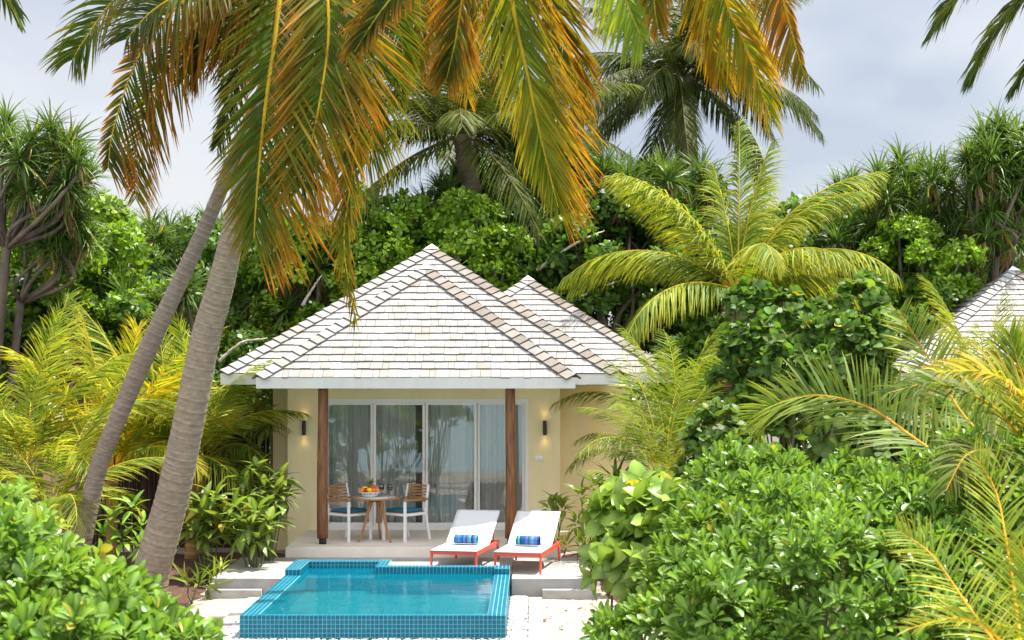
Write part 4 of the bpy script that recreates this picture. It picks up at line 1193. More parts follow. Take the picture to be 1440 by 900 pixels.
# ------------------------------------------------------------------ generic coconut palms from a small library of fronds
def frond_lib(tag_, pal, tip, L, Lf, n=46, w=.045, droop=.6, seed=5, specs=((78, 30), (58, 62), (34, 78), (12, 80), (-14, 66)), rib=None, seg=3, tipamt=.4, ang=(36, 66)):
    lib = []
    for q, (e, b) in enumerate(specs):
        for r in range(2):
            nb = NB(); rng = np.random.default_rng(seed * 31 + q * 7 + r)
            frond_mesh(nb, arc_ctrl(Lf * rng.uniform(.92, 1.08), e, b + rng.uniform(-8, 8), side=rng.uniform(-.14, .14)), rng, n=n, L=L, w=w, S=(0, 1, 0), roll=(0, rng.uniform(-25, 25)),
                       droop=droop, vee=.3, pal=pal, tip=tip, tipamt=tipamt, rib=rib, rr=.02 * Lf / 3.4, seg=seg, ang=ang)
            lib.append((e, nb.mesh('frond')))
    return lib


def palm(name, label, base, crown, lib, mat, counts, seed, rad=(.16, .12), cat='palm tree', lean=None, group=None, barkcol=(1, 1, 1), scale=1., az0=None, extra=None, clump=.06):
    """counts: how many fronds of each elevation class of the library"""
    rng = np.random.default_rng(seed)
    base = np.asarray(base, float); crown = np.asarray(crown, float)
    t = thing(name, label, cat, tuple(base), 0, group)
    c = crown - base
    if c[2] > .25:
        mid = c * .5 + np.array([rng.uniform(-.05, .05), rng.uniform(-.05, .05), 0]) * c[2]
        obj('trunk', trunk_mesh([np.zeros(3), mid, c], [rad[0], rad[1], rad[1] * 1.15], 12, .12, barkcol, .06, rng), M['palmbark'], t)
    a = rng.uniform(0, 6.28) if az0 is None else math.radians(az0)
    classes = sorted(set(e for e, _ in lib), reverse=True)
    for e, k in zip(classes, counts):
        ms = [m_ for ee, m_ in lib if ee == e]
        for _ in range(k):
            a += 2.39996 + rng.normal(0, .18)
            o = obj('frond', ms[rng.integers(0, len(ms))], mat, t, loc=tuple(c + np.array([math.cos(a), math.sin(a), 0]) * clump))
            o.rotation_euler = (rng.normal(0, .10), rng.normal(0, .06), a)
            s = scale * rng.uniform(.86, 1.1); o.scale = (s, s, s)
    for (azd, ei, sc) in (extra or []):
        ms = [m_ for ee, m_ in lib if ee == classes[ei]]
        o = obj('frond', ms[rng.integers(0, len(ms))], mat, t, loc=tuple(c)); o.rotation_euler = (0, 0, math.radians(azd)); o.scale = (sc,) * 3
    return t


LIB_D = frond_lib('dark', PAL_DGR, PAL_GRN[1], .90, 3.7, seed=5, n=84, w=.034, droop=.95, specs=((80, 40), (56, 72), (30, 76), (4, 66), (-22, 48)), rib=lin(105, 100, 48))
LIB_G = frond_lib('green', PAL_YG[:2] + PAL_YG[2:4], PAL_YEL[2], 1.0, 3.8, seed=6, n=100, w=.034, droop=.85, seg=4, tipamt=.7, specs=((82, 18), (64, 62), (38, 82), (14, 74), (-8, 55)), rib=lin(190, 170, 50))
LIB_E = frond_lib('leaning', PAL_DGR[1:] + PAL_GRN[1:2], PAL_GRN[2], .8, 3.9, seed=12, n=84, w=.034, droop=.5, specs=((80, 25), (60, 45), (36, 48), (12, 55), (-18, 50)), ang=(30, 60), rib=lin(105, 100, 48))
LIB_Y = frond_lib('young', PAL_YG, PAL_YEL[3], .72, 2.4, seed=8, n=60, w=.027, droop=.25, specs=((84, 16), (68, 48), (48, 70), (26, 70), (6, 55)), rib=lin(190, 175, 60))
LIB_YY = frond_lib('yellow', PAL_YEL, PAL_YEL[3], .70, 2.4, seed=9, n=60, w=.028, droop=.2, specs=((86, 12), (72, 40), (52, 65), (28, 70), (10, 55)), rib=lin(215, 185, 50))
LIB_A = frond_lib('areca', PAL_GRN[1:] + PAL_YG[1:2], PAL_YG[2], .46, 1.9, seed=10, n=42, w=.020, droop=.35, specs=((84, 40), (70, 75), (55, 95), (38, 95), (18, 70)), ang=(34, 58), rib=lin(190, 180, 60))


def gp(u, Y):      # foot of something standing at photo column u, distance Y
    q = P(u, 500, Y); q[2] = GROUND; return q


palm('coconut_palm', 'tall dark coconut palm with reddish trunk against the sky right of centre', gp(965, 40), P(958, 108, 39.6), LIB_D, ML['palm'], (6, 10, 12, 11, 8), 50, (.34, .26), scale=1.05, barkcol=(.75, .58, .5))
palm('coconut_palm', 'dark green coconut palm behind the roof apex with arching fronds to the left', gp(668, 34.6), P(652, 190, 34.2), LIB_E, ML['palm'], (4, 8, 9, 8, 4), 51, (.26, .2), barkcol=(.5, .42, .36), extra=[(150, 1, 1.05), (172, 1, 1.1), (188, 2, 1.05), (200, 3, .95), (165, 3, .95), (178, 4, .9)])
palm('young_coconut_palm', 'young yellow green coconut palm fanning out behind the right side of the villa roof', gp(1040, 30.5), P(1036, 408, 30.5), LIB_G, ML['palm'], (0, 4, 4, 3, 0), 53, (.3, .24), scale=.9, barkcol=(.9, .6, .45), extra=[(-12, 1, .95), (-25, 2, .9), (190, 1, .9), (170, 2, .9), (60, 0, .92), (20, 0, .8), (130, 0, .7)])

for (u, v, Y, lib, cnt, sd_, lab, sc) in (
        (35, 650, 22.6, LIB_Y, (2, 4, 4, 3, 1), 60, 'young yellow green palm at the left edge with orange stalks', .92),
        (158, 660, 24.2, LIB_YY, (3, 4, 3, 2, 0), 61, 'bright yellow young palm left of the slender trunk', .95),
        (232, 660, 25.2, LIB_Y, (4, 5, 3, 1, 0), 62, 'young yellow green palm with upright fronds between the two trunks', 1.05),
        (268, 640, 24.9, LIB_Y, (2, 3, 3, 2, 0), 63, 'young palm just right of the thick trunk, its fronds reaching the villa eave', .85),
        (75, 715, 21.6, LIB_Y, (1, 3, 3, 2, 1), 64, 'low young palm with spread green fronds in the left garden', .75),
        (285, 650, 25.9, LIB_A, (2, 4, 4, 2, 0), 65, 'green feathery palm in the shade before the brush fence', 1.0)):
    b = gp(u, Y); c = P(u, v, Y); palm('young_coconut_palm' if lib is not LIB_A else 'areca_palm', lab, b, (c[0], c[1], max(c[2], GROUND + .1)), lib, ML['palm'], cnt, sd_, (.10, .08), scale=sc, barkcol=(1.1, .8, .35))

palm('areca_palm', 'slender feathery palm with yellow canes standing against the right wall of the villa', gp(930, 24.3), P(932, 668, 24.3), LIB_A, ML['palm'], (5, 5, 4, 2, 1), 70, (.05, .04), scale=1.0, barkcol=(1.2, .9, .35), clump=.10)
palm('areca_palm', 'low yellowed feathery palm under the canes of the slender palm', gp(940, 22.6), P(940, 745, 22.6), LIB_A, ML['palm'], (3, 5, 4, 2, 0), 71, (.05, .04), scale=.72, barkcol=(1.2, .9, .35), clump=.12)
palm('areca_palm', 'feathery palm with grey green upper fronds overlapping the right roof corner', gp(965, 26.0), P(950, 620, 26.0), LIB_A, ML['palm'], (6, 5, 3, 2, 0), 72, (.05, .04), scale=1.1, barkcol=(1., .9, .5), clump=.10)
palm('young_coconut_palm', 'young palm in front of the neighbouring villa roof', gp(1395, 24.0), P(1390, 585, 24.0), LIB_Y, ML['palm'], (2, 3, 4, 4, 1), 73, (.1, .08), scale=.82)

# big young coconut whose fronds sweep in from the right edge
cJ = (1480, 700, 12.6)
jb = gp(1480, 12.6)
jj = dict(pal=PAL_YG[:3], tip=PAL_YEL[2], w=.024, seg=4, n=92, rib=lin(205, 160, 50), droop=.25, rr=.016)
t = thing('young_coconut_palm', 'young coconut palm at the right edge with long arching fronds over the green hedge', 'palm tree', tuple(jb))
for q, f in enumerate([
        dict(jj, c=[cJ, (1395, 665, 12.9), (1310, 632, 13.2), (1225, 575, 13.6), (1150, 556, 13.9), (1090, 570, 14.2), (1062, 606, 14.4)], L=.62, up=(0, -.75, .65), ang=(26, 50), pal=PAL_GRN[1:] + PAL_YG[1:2], tip=PAL_YG[2], n=112),
        dict(jj, c=[cJ, (1420, 640, 13.4), (1360, 590, 13.8), (1310, 510, 14.2), (1265, 438, 14.6)], L=.55, up=(0, -.8, .5), ang=(26, 50)),
        dict(jj, c=[cJ, (1450, 640, 12.2), (1400, 575, 12.0), (1320, 540, 11.9), (1245, 553, 11.8)], L=.42, up=(0, -.3, 1), ang=(30, 60), pal=PAL_GRN, tip=PAL_YG[1], droop=.7),
        dict(jj, c=[cJ, (1470, 620, 12.0), (1440, 560, 11.8), (1390, 525, 11.7), (1318, 522, 11.6)], L=.40, up=(0, -.5, 1), ang=(30, 62), pal=PAL_YEL, tip=TIP_OR, droop=.5, rib=lin(225, 170, 40)),
        dict(jj, c=[cJ, (1462, 620, 12.8), (1440, 540, 13.0), (1420, 470, 13.1)], L=.5, up=CAM, ang=(40, 66)),
        dict(jj, c=[cJ, (1450, 690, 11.6), (1400, 640, 11.0), (1360, 640, 10.6), (1330, 690, 10.4)], L=.42, up=(0, -.3, 1), ang=(30, 62), pal=PAL_DGR[1:] + PAL_GRN[2:], tip=PAL_YG[1], droop=.6),
        dict(jj, c=[cJ, (1475, 600, 12.8), (1478, 500, 13.2), (1470, 430, 13.6)], L=.5, up=CAM, ang=(40, 66))]):
    f = dict(f); c = [P(*p) - jb for p in f.pop('c')]
    nb = NB(); frond_mesh(nb, c, np.random.default_rng(700 + q), **f); obj('frond', nb, ML['palm'], t)
obj('trunk', trunk_mesh([np.zeros(3), (P(*cJ) - jb) * .5, P(*cJ) - jb], [.14, .11, .09], 12, .12), M['palmbark'], t)
cK = (1445, 985, 8.6); kb = gp(1445, 8.6)
t = thing('young_coconut_palm', 'yellow young palm in the lower right corner in front of the green hedge', 'palm tree', tuple(kb))
ky = dict(pal=PAL_YG[1:], tip=PAL_YEL[2], w=.013, seg=4, n=52, rib=lin(225, 175, 50), droop=.25, rr=.010)
for q, f in enumerate([
        dict(ky, c=[cK, (1410, 920, 8.7), (1360, 850, 8.9), (1310, 780, 9.1), (1262, 745, 9.2)], L=.30, up=(0, -.8, .5), ang=(24, 48)),
        dict(ky, c=[cK, (1430, 860, 9.0), (1415, 760, 9.2), (1400, 690, 9.4), (1370, 640, 9.5)], L=.34, up=CAM, ang=(34, 60), pal=PAL_YG[1:]),
        dict(ky, c=[cK, (1425, 930, 8.3), (1390, 885, 8.1), (1340, 870, 8.0), (1275, 885, 8.0)], L=.24, up=(0, -.3, 1), ang=(30, 60)),
        dict(ky, c=[cK, (1450, 900, 8.3), (1450, 820, 8.2), (1435, 760, 8.2)], L=.30, up=CAM, ang=(40, 66)),
        dict(ky, c=[cK, (1470, 880, 8.5), (1500, 780, 8.6), (1540, 720, 8.7)], L=.30, up=CAM, ang=(40, 66))]):
    f = dict(f); c = [P(*p) - kb for p in f.pop('c')]
    nb = NB(); frond_mesh(nb, c, np.random.default_rng(730 + q), **f); obj('frond', nb, ML['palm'], t)
obj('stem', trunk_mesh([np.zeros(3), (P(*cK) - kb) * .5, P(*cK) - kb], [.09, .07, .06], 10, .1), M['palmbark'], t)

# ------------------------------------------------------------------ screw pines
SWORD = leaf_tpl([.7, .95, 1., .86, .68, .5, .3, .03], [0, .06, .2, .38, .55, .72, .88, 1], .45, .62, 3, .12)
PSW = leaf_tpl([.9, 1., .9, .7, .5, .3, .04], [0, .15, .35, .55, .72, .88, 1], .5, .62, 3, .16)
HEADS = []
for s_ in range(4):
    nb = NB(); rng = np.random.default_rng(400 + s_); k = 84
    rosettes(nb, PSW, np.zeros((1, 3)), np.array([[0, 0, 1.]]), k, (.55, 1.05), (.034, .046), (-30, 88), PAL_PAND, rng, .16, PAL_PAND[3] * 1.3, offs=.34)
    dead = 12
    rosettes(nb, SWORD, np.array([[0, 0, -.08]]), np.array([[0, 0, 1.]]), dead, (.6, .9), (.026, .034), (-80, -55), [lin(110, 85, 50), lin(150, 120, 75), lin(90, 70, 40)], rng, .12, offs=.1)
    HEADS.append(nb.mesh('leaf_head'))


def screw_pine(label, foot, heads, seed, sc=1., rad=.11, fork=.80, prop=True, sway=.25, trunklabel=None):
    """foot: world point; heads: world points of the leaf heads"""
    rng = np.random.default_rng(seed); foot = np.asarray(foot, float)
    t = thing('screw_pine', label, 'screw pine', tuple(foot))
    Hs = [np.asarray(h, float) - foot for h in heads]
    cen = np.mean(Hs, 0); f0 = cen * np.array([.5, .5, fork])
    nb = NB()
    tube(nb, catmull([np.zeros(3), f0 * .5 + rng.normal(0, .12, 3) * [1, 1, 0], f0], 12), np.linspace(rad * 1.15, rad * .9, 12), 8)
    for h in Hs:
        m1 = f0 * .4 + h * .6 + rng.normal(0, sway, 3) * [1, 1, .3]; m1[2] = f0[2] + (h[2] - f0[2]) * .35
        tube(nb, catmull([f0 - [0, 0, .05], m1, h - [0, 0, .1], h], 12), np.linspace(rad * .5, rad * .26, 12), 7)
    if prop:
        for q in range(6):
            a = rng.uniform(0, 6.28); r_ = rng.uniform(.3, .7)
            tube(nb, catmull([f0 * rng.uniform(.2, .4), f0 * .15 + np.array([math.cos(a), math.sin(a), 0]) * r_ * .6, np.array([math.cos(a), math.sin(a), 0]) * r_], 6), rad * .28, 5)
    obj('trunk', nb, M['pinebark'], t)
    for h in Hs:
        o = obj('leaf_head', HEADS[rng.integers(0, 4)], ML['strap'], t, loc=tuple(h))
        d = h - f0; d = d / np.linalg.norm(d)
        o.rotation_euler = (-d[1] * .5 + rng.normal(0, .12), d[0] * .5 + rng.normal(0, .12), rng.uniform(0, 6.28))
        s = sc * rng.uniform(.85, 1.15); o.scale = (s, s, s)
    return t


def hp(lst, Y, dy, seed):
    rng = np.random.default_rng(seed); out = []
    for u, v in lst:
        out.append(P(u, v, Y + rng.uniform(-dy, dy)))
        for _ in range(2 if rng.random() < .45 else 1):      # a rosette or two more on the same branch
            out.append(P(u + rng.normal(0, 20), v + rng.uniform(8, 42), Y + rng.uniform(-dy, dy)))
    return out


def fill(u0, u1, v0, v1, k, seed):
    rng = np.random.default_rng(seed); return [(rng.uniform(u0, u1), rng.uniform(v0, v1)) for _ in range(k)]


for (label, fu, Y, lst, dy, sc, rad) in (
    ('screw pine at the left edge whose rosettes stand out against the sky', -40, 27, [(8, 185), (42, 205), (75, 190), (112, 235), (95, 215), (30, 235), (118, 262), (10, 240), (60, 240)], .7, .72, .12),
    ('lower screw pine at the left edge with one long side branch', -30, 27.6, [(105, 318), (78, 340), (118, 345), (92, 300), (62, 322)], .5, .66, .11),
    ('screw pine on the skyline left of the thick palm trunk', 205, 35, [(165, 318), (190, 345), (212, 330), (240, 335), (228, 370), (182, 380)], .8, .85, .12),
    ('screw pine on the skyline between the two leaning trunks', 290, 35.5, [(262, 335), (290, 322), (312, 345), (275, 365), (305, 375)], .8, .85, .12),
    ('large screw pine rosettes low behind the slender trunk', 215, 30, [(178, 430), (205, 450), (235, 440), (192, 470), (262, 415), (245, 465)], .5, .82, .12),
    ('screw pine right of the thick trunk with hanging dead leaves', 385, 33, [(372, 330), (400, 350), (425, 375), (385, 385), (440, 345), (410, 400), (450, 385)], .7, .8, .12),
    ('tall screw pine behind the roof apex reaching above the tree line', 745, 35.4, [(700, 160), (720, 190), (738, 150), (690, 255), (705, 225), (725, 240), (710, 175), (760, 205), (775, 160), (700, 270), (730, 275), (755, 250), (782, 180)], .8, .95, .14),
    ('screw pine with drooping rosettes left above the roof apex', 640, 34.5, [(590, 300), (640, 255), (655, 285), (615, 270), (570, 325), (650, 262)], .6, .78, .13),
    ('screw pine with dark rosettes right above the roof apex', 748, 34, [(722, 310), (750, 290), (702, 330), (770, 300), (735, 275)], .5, .75, .12),
    ('screw pine filling the gap under the golden frond right of centre', 845, 34.8, [(815, 225), (848, 245), (800, 260), (835, 285), (870, 260), (865, 300)], .8, .9, .13),
    ('bushy screw pine below the tall dark palm', 920, 34.4, [(885, 262), (915, 250), (942, 262), (900, 290), (930, 300), (970, 275), (875, 285), (955, 305), (985, 255), (1000, 290), (860, 300), (890, 325), (925, 330), (965, 335)], .8, .85, .13),
    ('screw pine on the skyline right of the young coconut palm', 1180, 36, [(1150, 302), (1178, 285), (1200, 268), (1215, 300), (1172, 315)], .8, .85, .12),
    ('screw pine with a thin forked trunk on the right skyline', 1322, 33, [(1235, 262), (1265, 238), (1292, 250), (1315, 262), (1250, 290), (1285, 285), (1335, 250), (1275, 262), (1300, 315), (1262, 325), (1330, 312), (1285, 350)], .7, .82, .08),
    ('tallest screw pine at the right edge with bare trunk below its rosettes', 1400, 32, [(1380, 205), (1405, 190), (1430, 205), (1360, 232), (1395, 232), (1425, 240), (1450, 220), (1375, 262), (1440, 265), (1402, 295), (1362, 300), (1440, 305), (1385, 340)], .7, .82, .13),
    ('lower screw pine beside the neighbouring roof', 1382, 33.5, [(1345, 300), (1372, 320), (1400, 305), (1428, 315), (1350, 335), (1415, 340), (1445, 300)], .6, .78, .13),
    ('screw pine behind the large round leaved shrub', 1225, 33.8, [(1200, 335), (1232, 325), (1258, 345), (1215, 365), (1180, 350)], .6, .85, .12),
):
    screw_pine(label, gp(fu, Y), hp(lst, Y, dy, int(fu + 900)), int(fu + 500), sc * .74, rad * .7)

# ------------------------------------------------------------------ broad leaved trees
OVAL = leaf_tpl([.05, .42, .5, .3, .03], [0, .25, .55, .82, 1], .18, .18, 2)
def crown_mesh(rad, nblob, dens, Lr, pal, seed, k=6, br=(.35, .6)):
    rng = np.random.default_rng(seed); nb = NB(); blobs = []
    for _ in range(nblob):
        d = nrm(rng.normal(0, 1, 3)); r = rng.uniform(.45, 1.) ** .6
        blobs.append((d * r * np.array(rad) * .85, np.array([1, 1, .75]) * rng.uniform(*br)))
    p, a = on_blobs(blobs, dens, rng, -.6, .5, .5)
    rosettes(nb, OVAL, p, a, k, Lr, (.55, .75), (-15, 60), pal, rng, .25, offs=.06)
    return nb.mesh('crown'), [b[0] for b in blobs]


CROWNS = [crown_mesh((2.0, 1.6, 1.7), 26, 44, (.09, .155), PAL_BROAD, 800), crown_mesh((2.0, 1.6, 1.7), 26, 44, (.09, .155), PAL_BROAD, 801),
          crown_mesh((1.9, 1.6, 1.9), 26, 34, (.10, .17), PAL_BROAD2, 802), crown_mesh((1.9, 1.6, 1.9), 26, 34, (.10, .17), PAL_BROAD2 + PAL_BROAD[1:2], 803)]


def broad_tree(label, u, v, Y, ci, sc, seed, sq=(1, 1, 1), bare=None):
    rng = np.random.default_rng(seed)
    foot = gp(u, Y); cen = P(u, v, Y) - foot
    t = thing('broadleaf_tree', label, 'tree', tuple(foot))
    cm, bl = CROWNS[ci]; rz = rng.uniform(0, 6.28)
    o = obj('crown', cm, ML['broad'], t, loc=tuple(cen)); s = np.array(sq) * sc; o.scale = tuple(s); o.rotation_euler = (0, 0, rz)
    nb = NB(); fk = np.array([cen[0], cen[1], max(.5, cen[2] - 1.6 * sc)])
    tube(nb, catmull([np.zeros(3), fk * .5 + rng.normal(0, .15, 3) * [1, 1, 0], fk], 10), np.linspace(.17, .12, 10), 8)
    R = Matrix.Rotation(rz, 3, 'Z')
    for b in bl[::2]:
        e = cen + np.array(R @ Vector(b)) * s
        m = (fk + e) / 2 + rng.normal(0, .2, 3)
        tube(nb, catmull([fk, m, e], 9), np.linspace(.075, .02, 9), 6)
    obj('trunk', nb, M['bark'], t)
    if bare:
        for br in bare:
            nb = NB(); p = [P(*q) - foot for q in br]
            tube(nb, catmull(p, 26) + RNG.normal(0, .008, (26, 3)), np.linspace(.036, .012, 26), 7)
            obj('bare_branch', nb, M['bare'], t)
    return t


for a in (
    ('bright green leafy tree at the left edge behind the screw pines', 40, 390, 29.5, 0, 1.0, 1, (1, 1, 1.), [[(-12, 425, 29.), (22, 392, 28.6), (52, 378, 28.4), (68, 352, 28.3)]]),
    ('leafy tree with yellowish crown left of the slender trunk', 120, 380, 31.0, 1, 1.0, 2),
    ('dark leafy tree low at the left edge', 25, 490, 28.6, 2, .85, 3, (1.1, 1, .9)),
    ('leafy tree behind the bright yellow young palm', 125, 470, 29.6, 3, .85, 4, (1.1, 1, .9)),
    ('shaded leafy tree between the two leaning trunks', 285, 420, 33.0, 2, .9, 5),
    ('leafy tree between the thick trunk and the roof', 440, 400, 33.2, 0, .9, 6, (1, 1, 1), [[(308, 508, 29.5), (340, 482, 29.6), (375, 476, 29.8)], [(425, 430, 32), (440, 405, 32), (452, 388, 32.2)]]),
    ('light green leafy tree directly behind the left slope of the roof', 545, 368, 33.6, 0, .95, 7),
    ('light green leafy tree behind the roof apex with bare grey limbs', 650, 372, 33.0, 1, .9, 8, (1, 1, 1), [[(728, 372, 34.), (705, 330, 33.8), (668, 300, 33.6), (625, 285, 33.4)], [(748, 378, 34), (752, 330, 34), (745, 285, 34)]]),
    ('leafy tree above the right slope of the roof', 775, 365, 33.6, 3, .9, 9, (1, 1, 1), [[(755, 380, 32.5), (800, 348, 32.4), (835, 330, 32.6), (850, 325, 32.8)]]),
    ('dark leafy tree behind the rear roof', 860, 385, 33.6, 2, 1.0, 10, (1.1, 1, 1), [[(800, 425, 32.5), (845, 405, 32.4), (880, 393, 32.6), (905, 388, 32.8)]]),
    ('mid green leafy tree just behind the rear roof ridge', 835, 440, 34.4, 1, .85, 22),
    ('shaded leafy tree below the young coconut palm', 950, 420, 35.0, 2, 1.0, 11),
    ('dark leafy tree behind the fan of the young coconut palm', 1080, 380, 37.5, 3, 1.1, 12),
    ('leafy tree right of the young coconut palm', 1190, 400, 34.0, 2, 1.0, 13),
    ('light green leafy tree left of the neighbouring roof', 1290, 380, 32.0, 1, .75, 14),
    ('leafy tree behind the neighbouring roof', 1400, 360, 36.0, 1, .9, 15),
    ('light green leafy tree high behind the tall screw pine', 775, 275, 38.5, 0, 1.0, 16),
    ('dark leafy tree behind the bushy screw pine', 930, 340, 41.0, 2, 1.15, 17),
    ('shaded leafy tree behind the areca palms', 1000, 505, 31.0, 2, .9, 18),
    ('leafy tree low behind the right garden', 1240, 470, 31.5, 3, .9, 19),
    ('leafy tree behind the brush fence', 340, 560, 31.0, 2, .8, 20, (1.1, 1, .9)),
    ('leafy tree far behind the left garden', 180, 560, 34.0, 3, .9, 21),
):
    broad_tree(*a)

# far mass of woodland that closes the view
rng = np.random.default_rng(900); nb = NB(); blobs = []
for x in np.linspace(-26, 26, 40):
    top = np.interp(x, [-26, -14, -6, 0, 5, 9, 14, 26], [5.5, 5.8, 6.0, 7.0, 5.6, 6.0, 6.8, 7.5])
    for z in np.arange(.4, top, 1.25):
        blobs.append((np.array([x + rng.uniform(-.6, .6), 46 + rng.uniform(-1.5, 1.5), z]), np.array([1.1, 1., .9]) * rng.uniform(.8, 1.2)))
p, a = on_blobs(blobs, 5.5, rng, -.5, .3, .4, (0, -1, .3))
rosettes(nb, OVAL, p, a, 7, (.24, .40), (.55, .75), (-15, 60), PAL_BROAD2, rng, .25, offs=.06)
tag(obj('far_woodland', nb, ML['broad']), 'dim far woodland closing the gaps between the trees', kind='stuff')

# ------------------------------------------------------------------ sea lettuce hedges (foreground)
SPAT = leaf_tpl([.07, .12, .24, .38, .46, .40, .20, .02], [0, .16, .34, .52, .7, .86, .96, 1], .45, .26, 3, .06)


def shrub(name, label, cat, foot, blobs, dens, k, L, W, el, pal, seed, tpl=SPAT, mat='glossy', zmin=-.2, depth=.6, up=.7, rib=None, tipmix=None, stems=.05, jitter=.16, face=(0, -1, .5), group=None, stemcol=(.55, .75, .35), bumps=0):
    rng = np.random.default_rng(seed); foot = np.asarray(foot, float)
    t = thing(name, label, cat, tuple(foot), 0, group)
    bl = [(np.asarray(c, float) - foot, np.asarray(r, float)) for c, r in (bumpy(blobs, bumps, seed) if bumps else blobs)]
    p, a = on_blobs(bl, dens, rng, zmin, depth, up, face)
    nb = NB(); rosettes(nb, tpl, p, a, k, L, W, el, pal, rng, jitter, rib, tipmix, offs=.05)
    obj('foliage', nb, ML[mat], t)
    nb = NB()
    sel = np.where(rng.random(len(p)) < stems)[0]
    for q in sel:
        e = p[q]; b0 = np.array([e[0] * .35, e[1] * .35, 0.]) + rng.normal(0, .05, 3) * [1, 1, 0]
        m = (b0 + e) / 2 + np.array([0, 0, -.15 * abs(e[2])]) + rng.normal(0, .08, 3)
        tube(nb, catmull([b0, m, e - a[q] * .04, e], 7), np.linspace(.018, .006, 7), 5, stemcol, cap=False)
    if len(sel):
        obj('stem', nb, M['bark'], t)
    return t


def bumpy(blobs, k, seed, r=(.12, .24)):
    """adds k small shoots of foliage on the upper surface of the blobs for an uneven outline"""
    rng = np.random.default_rng(seed); out = list(blobs)
    for _ in range(k):
        c0, r0 = blobs[rng.integers(0, len(blobs))]
        d = nrm(rng.normal(0, 1, 3) * [1, 1, .8] + [0, -.3, .5]); q = rng.uniform(*r)
        out.append((np.asarray(c0) + d * np.asarray(r0) * rng.uniform(.9, 1.12), (q, q, q * rng.uniform(.8, 1.3))))
    return out


def B(u, v, Y, rx, rz, ry=None):
    return (P(u, v, Y), (rx, ry or rx, rz))


RIBG = np.array((.34, .42, .10))
sc_ = dict(bumps=30, k=13, L=(.08, .132), W=(.32, .46), el=(0, 80), pal=PAL_SCAE, rib=RIBG, tipmix=PAL_SCAE[3])
shrub('sea_lettuce_shrub', 'dense bright green shrub filling the lower right below the long palm frond', 'shrub', gp(1150, 11.2),
      [B(1080, 795, 11.2, .70, .58), B(1180, 828, 10.9, .8, .60), B(1050, 850, 10.8, .7, .6), B(1150, 880, 10.2, .8, .65), B(1270, 800, 11., .75, .6), B(1020, 790, 11.6, .3, .34), B(1250, 900, 10.2, .8, .6), B(1195, 850, 10.6, .6, .45), B(1110, 815, 11.2, .6, .5), B(1260, 800, 11.3, .5, .4), B(1210, 850, 11.6, .7, .55), B(1150, 840, 11.5, .6, .5)], 88, seed=1001, **sc_)
shrub('sea_lettuce_shrub', 'bright green shrub at the right edge behind the yellow palm fronds', 'shrub', gp(1390, 11.5),
      [B(1370, 775, 11.6, .8, .6), B(1450, 750, 11.4, .75, .6), B(1390, 830, 11., .8, .65), B(1340, 712, 12.6, .6, .4), B(1420, 910, 10.4, .8, .6)], 84, seed=1002, **sc_)
shrub('sea_lettuce_shrub', 'bright green shrub mound farther back, right of the big leaved bush', 'shrub', gp(1075, 13.5),
      [B(1075, 715, 13.4, .60, .36), B(1140, 722, 13.0, .55, .36), B(1025, 750, 13.2, .45, .40), B(1190, 835, 13.0, .9, .6), B(1110, 830, 13.2, .8, .6), B(1270, 820, 13.2, .8, .6)], 84, seed=1003, **sc_)
shrub('sea_lettuce_shrub', 'low bright green shrub at the bottom edge right of the sand', 'shrub', gp(960, 10.4),
      [B(960, 935, 10.3, .35, .24), B(1030, 925, 9.9, .4, .30), B(905, 945, 10.4, .28, .20)], 72, seed=1004, **sc_)
lf = dict(bumps=14, k=12, L=(.09, .15), W=(.36, .50), el=(0, 78), pal=PAL_SCAE, rib=RIBG, tipmix=PAL_SCAE[3])
shrub('sea_lettuce_shrub', 'bright green shrub in the lower left corner with large glossy leaves', 'shrub', gp(70, 9.0),
      [B(20, 850, 9.0, .40, .32), B(100, 885, 8.8, .36, .28), B(165, 925, 8.6, .28, .22), B(40, 950, 8.4, .5, .34), B(205, 950, 8.5, .18, .15), B(232, 960, 8.5, .08, .09), B(120, 950, 8.3, .36, .26), B(168, 893, 9.2, .17, .17), B(130, 880, 9.2, .2, .2), B(204, 925, 9.0, .13, .13)], 84, seed=1005, **lf)
shrub('sea_lettuce_shrub', 'yellowish green shrub at the left edge behind the lower left corner shrub', 'shrub', gp(30, 12.0),
      [B(10, 790, 12.0, .45, .38), B(75, 815, 11.8, .36, .30), B(-20, 750, 12.3, .45, .36), B(130, 860, 11.5, .28, .24)], 66, seed=1006, k=9, L=(.10, .15), W=(.5, .7), el=(8, 74), pal=PAL_SCAE[1:] + PAL_YG[2:3], rib=RIBG, tipmix=PAL_YG[2])
# big leaved bush next to the sand
BIGL = leaf_tpl([.10, .40, .52, .50, .36, .16, .02], [0, .12, .35, .6, .8, .93, 1], .35, .32, 3, .1)
shrub('big_leaved_shrub', 'pale green bush with big rounded leaves beside the sunlit sand', 'shrub', gp(890, 16.4),
      [B(880, 725, 16.6, .30, .24), B(930, 745, 16.2, .36, .34), B(890, 800, 16.4, .36, .34), B(940, 840, 15.8, .42, .36), B(985, 790, 15.9, .4, .4), B(915, 700, 16.9, .26, .18)], 34, 6, (.15, .26), (.72, .92), (-5, 68), PAL_BIG, 1010, BIGL, 'glossy', -.35, .5, .9, RIBG, PAL_BIG[3], jitter=.28, bumps=8)
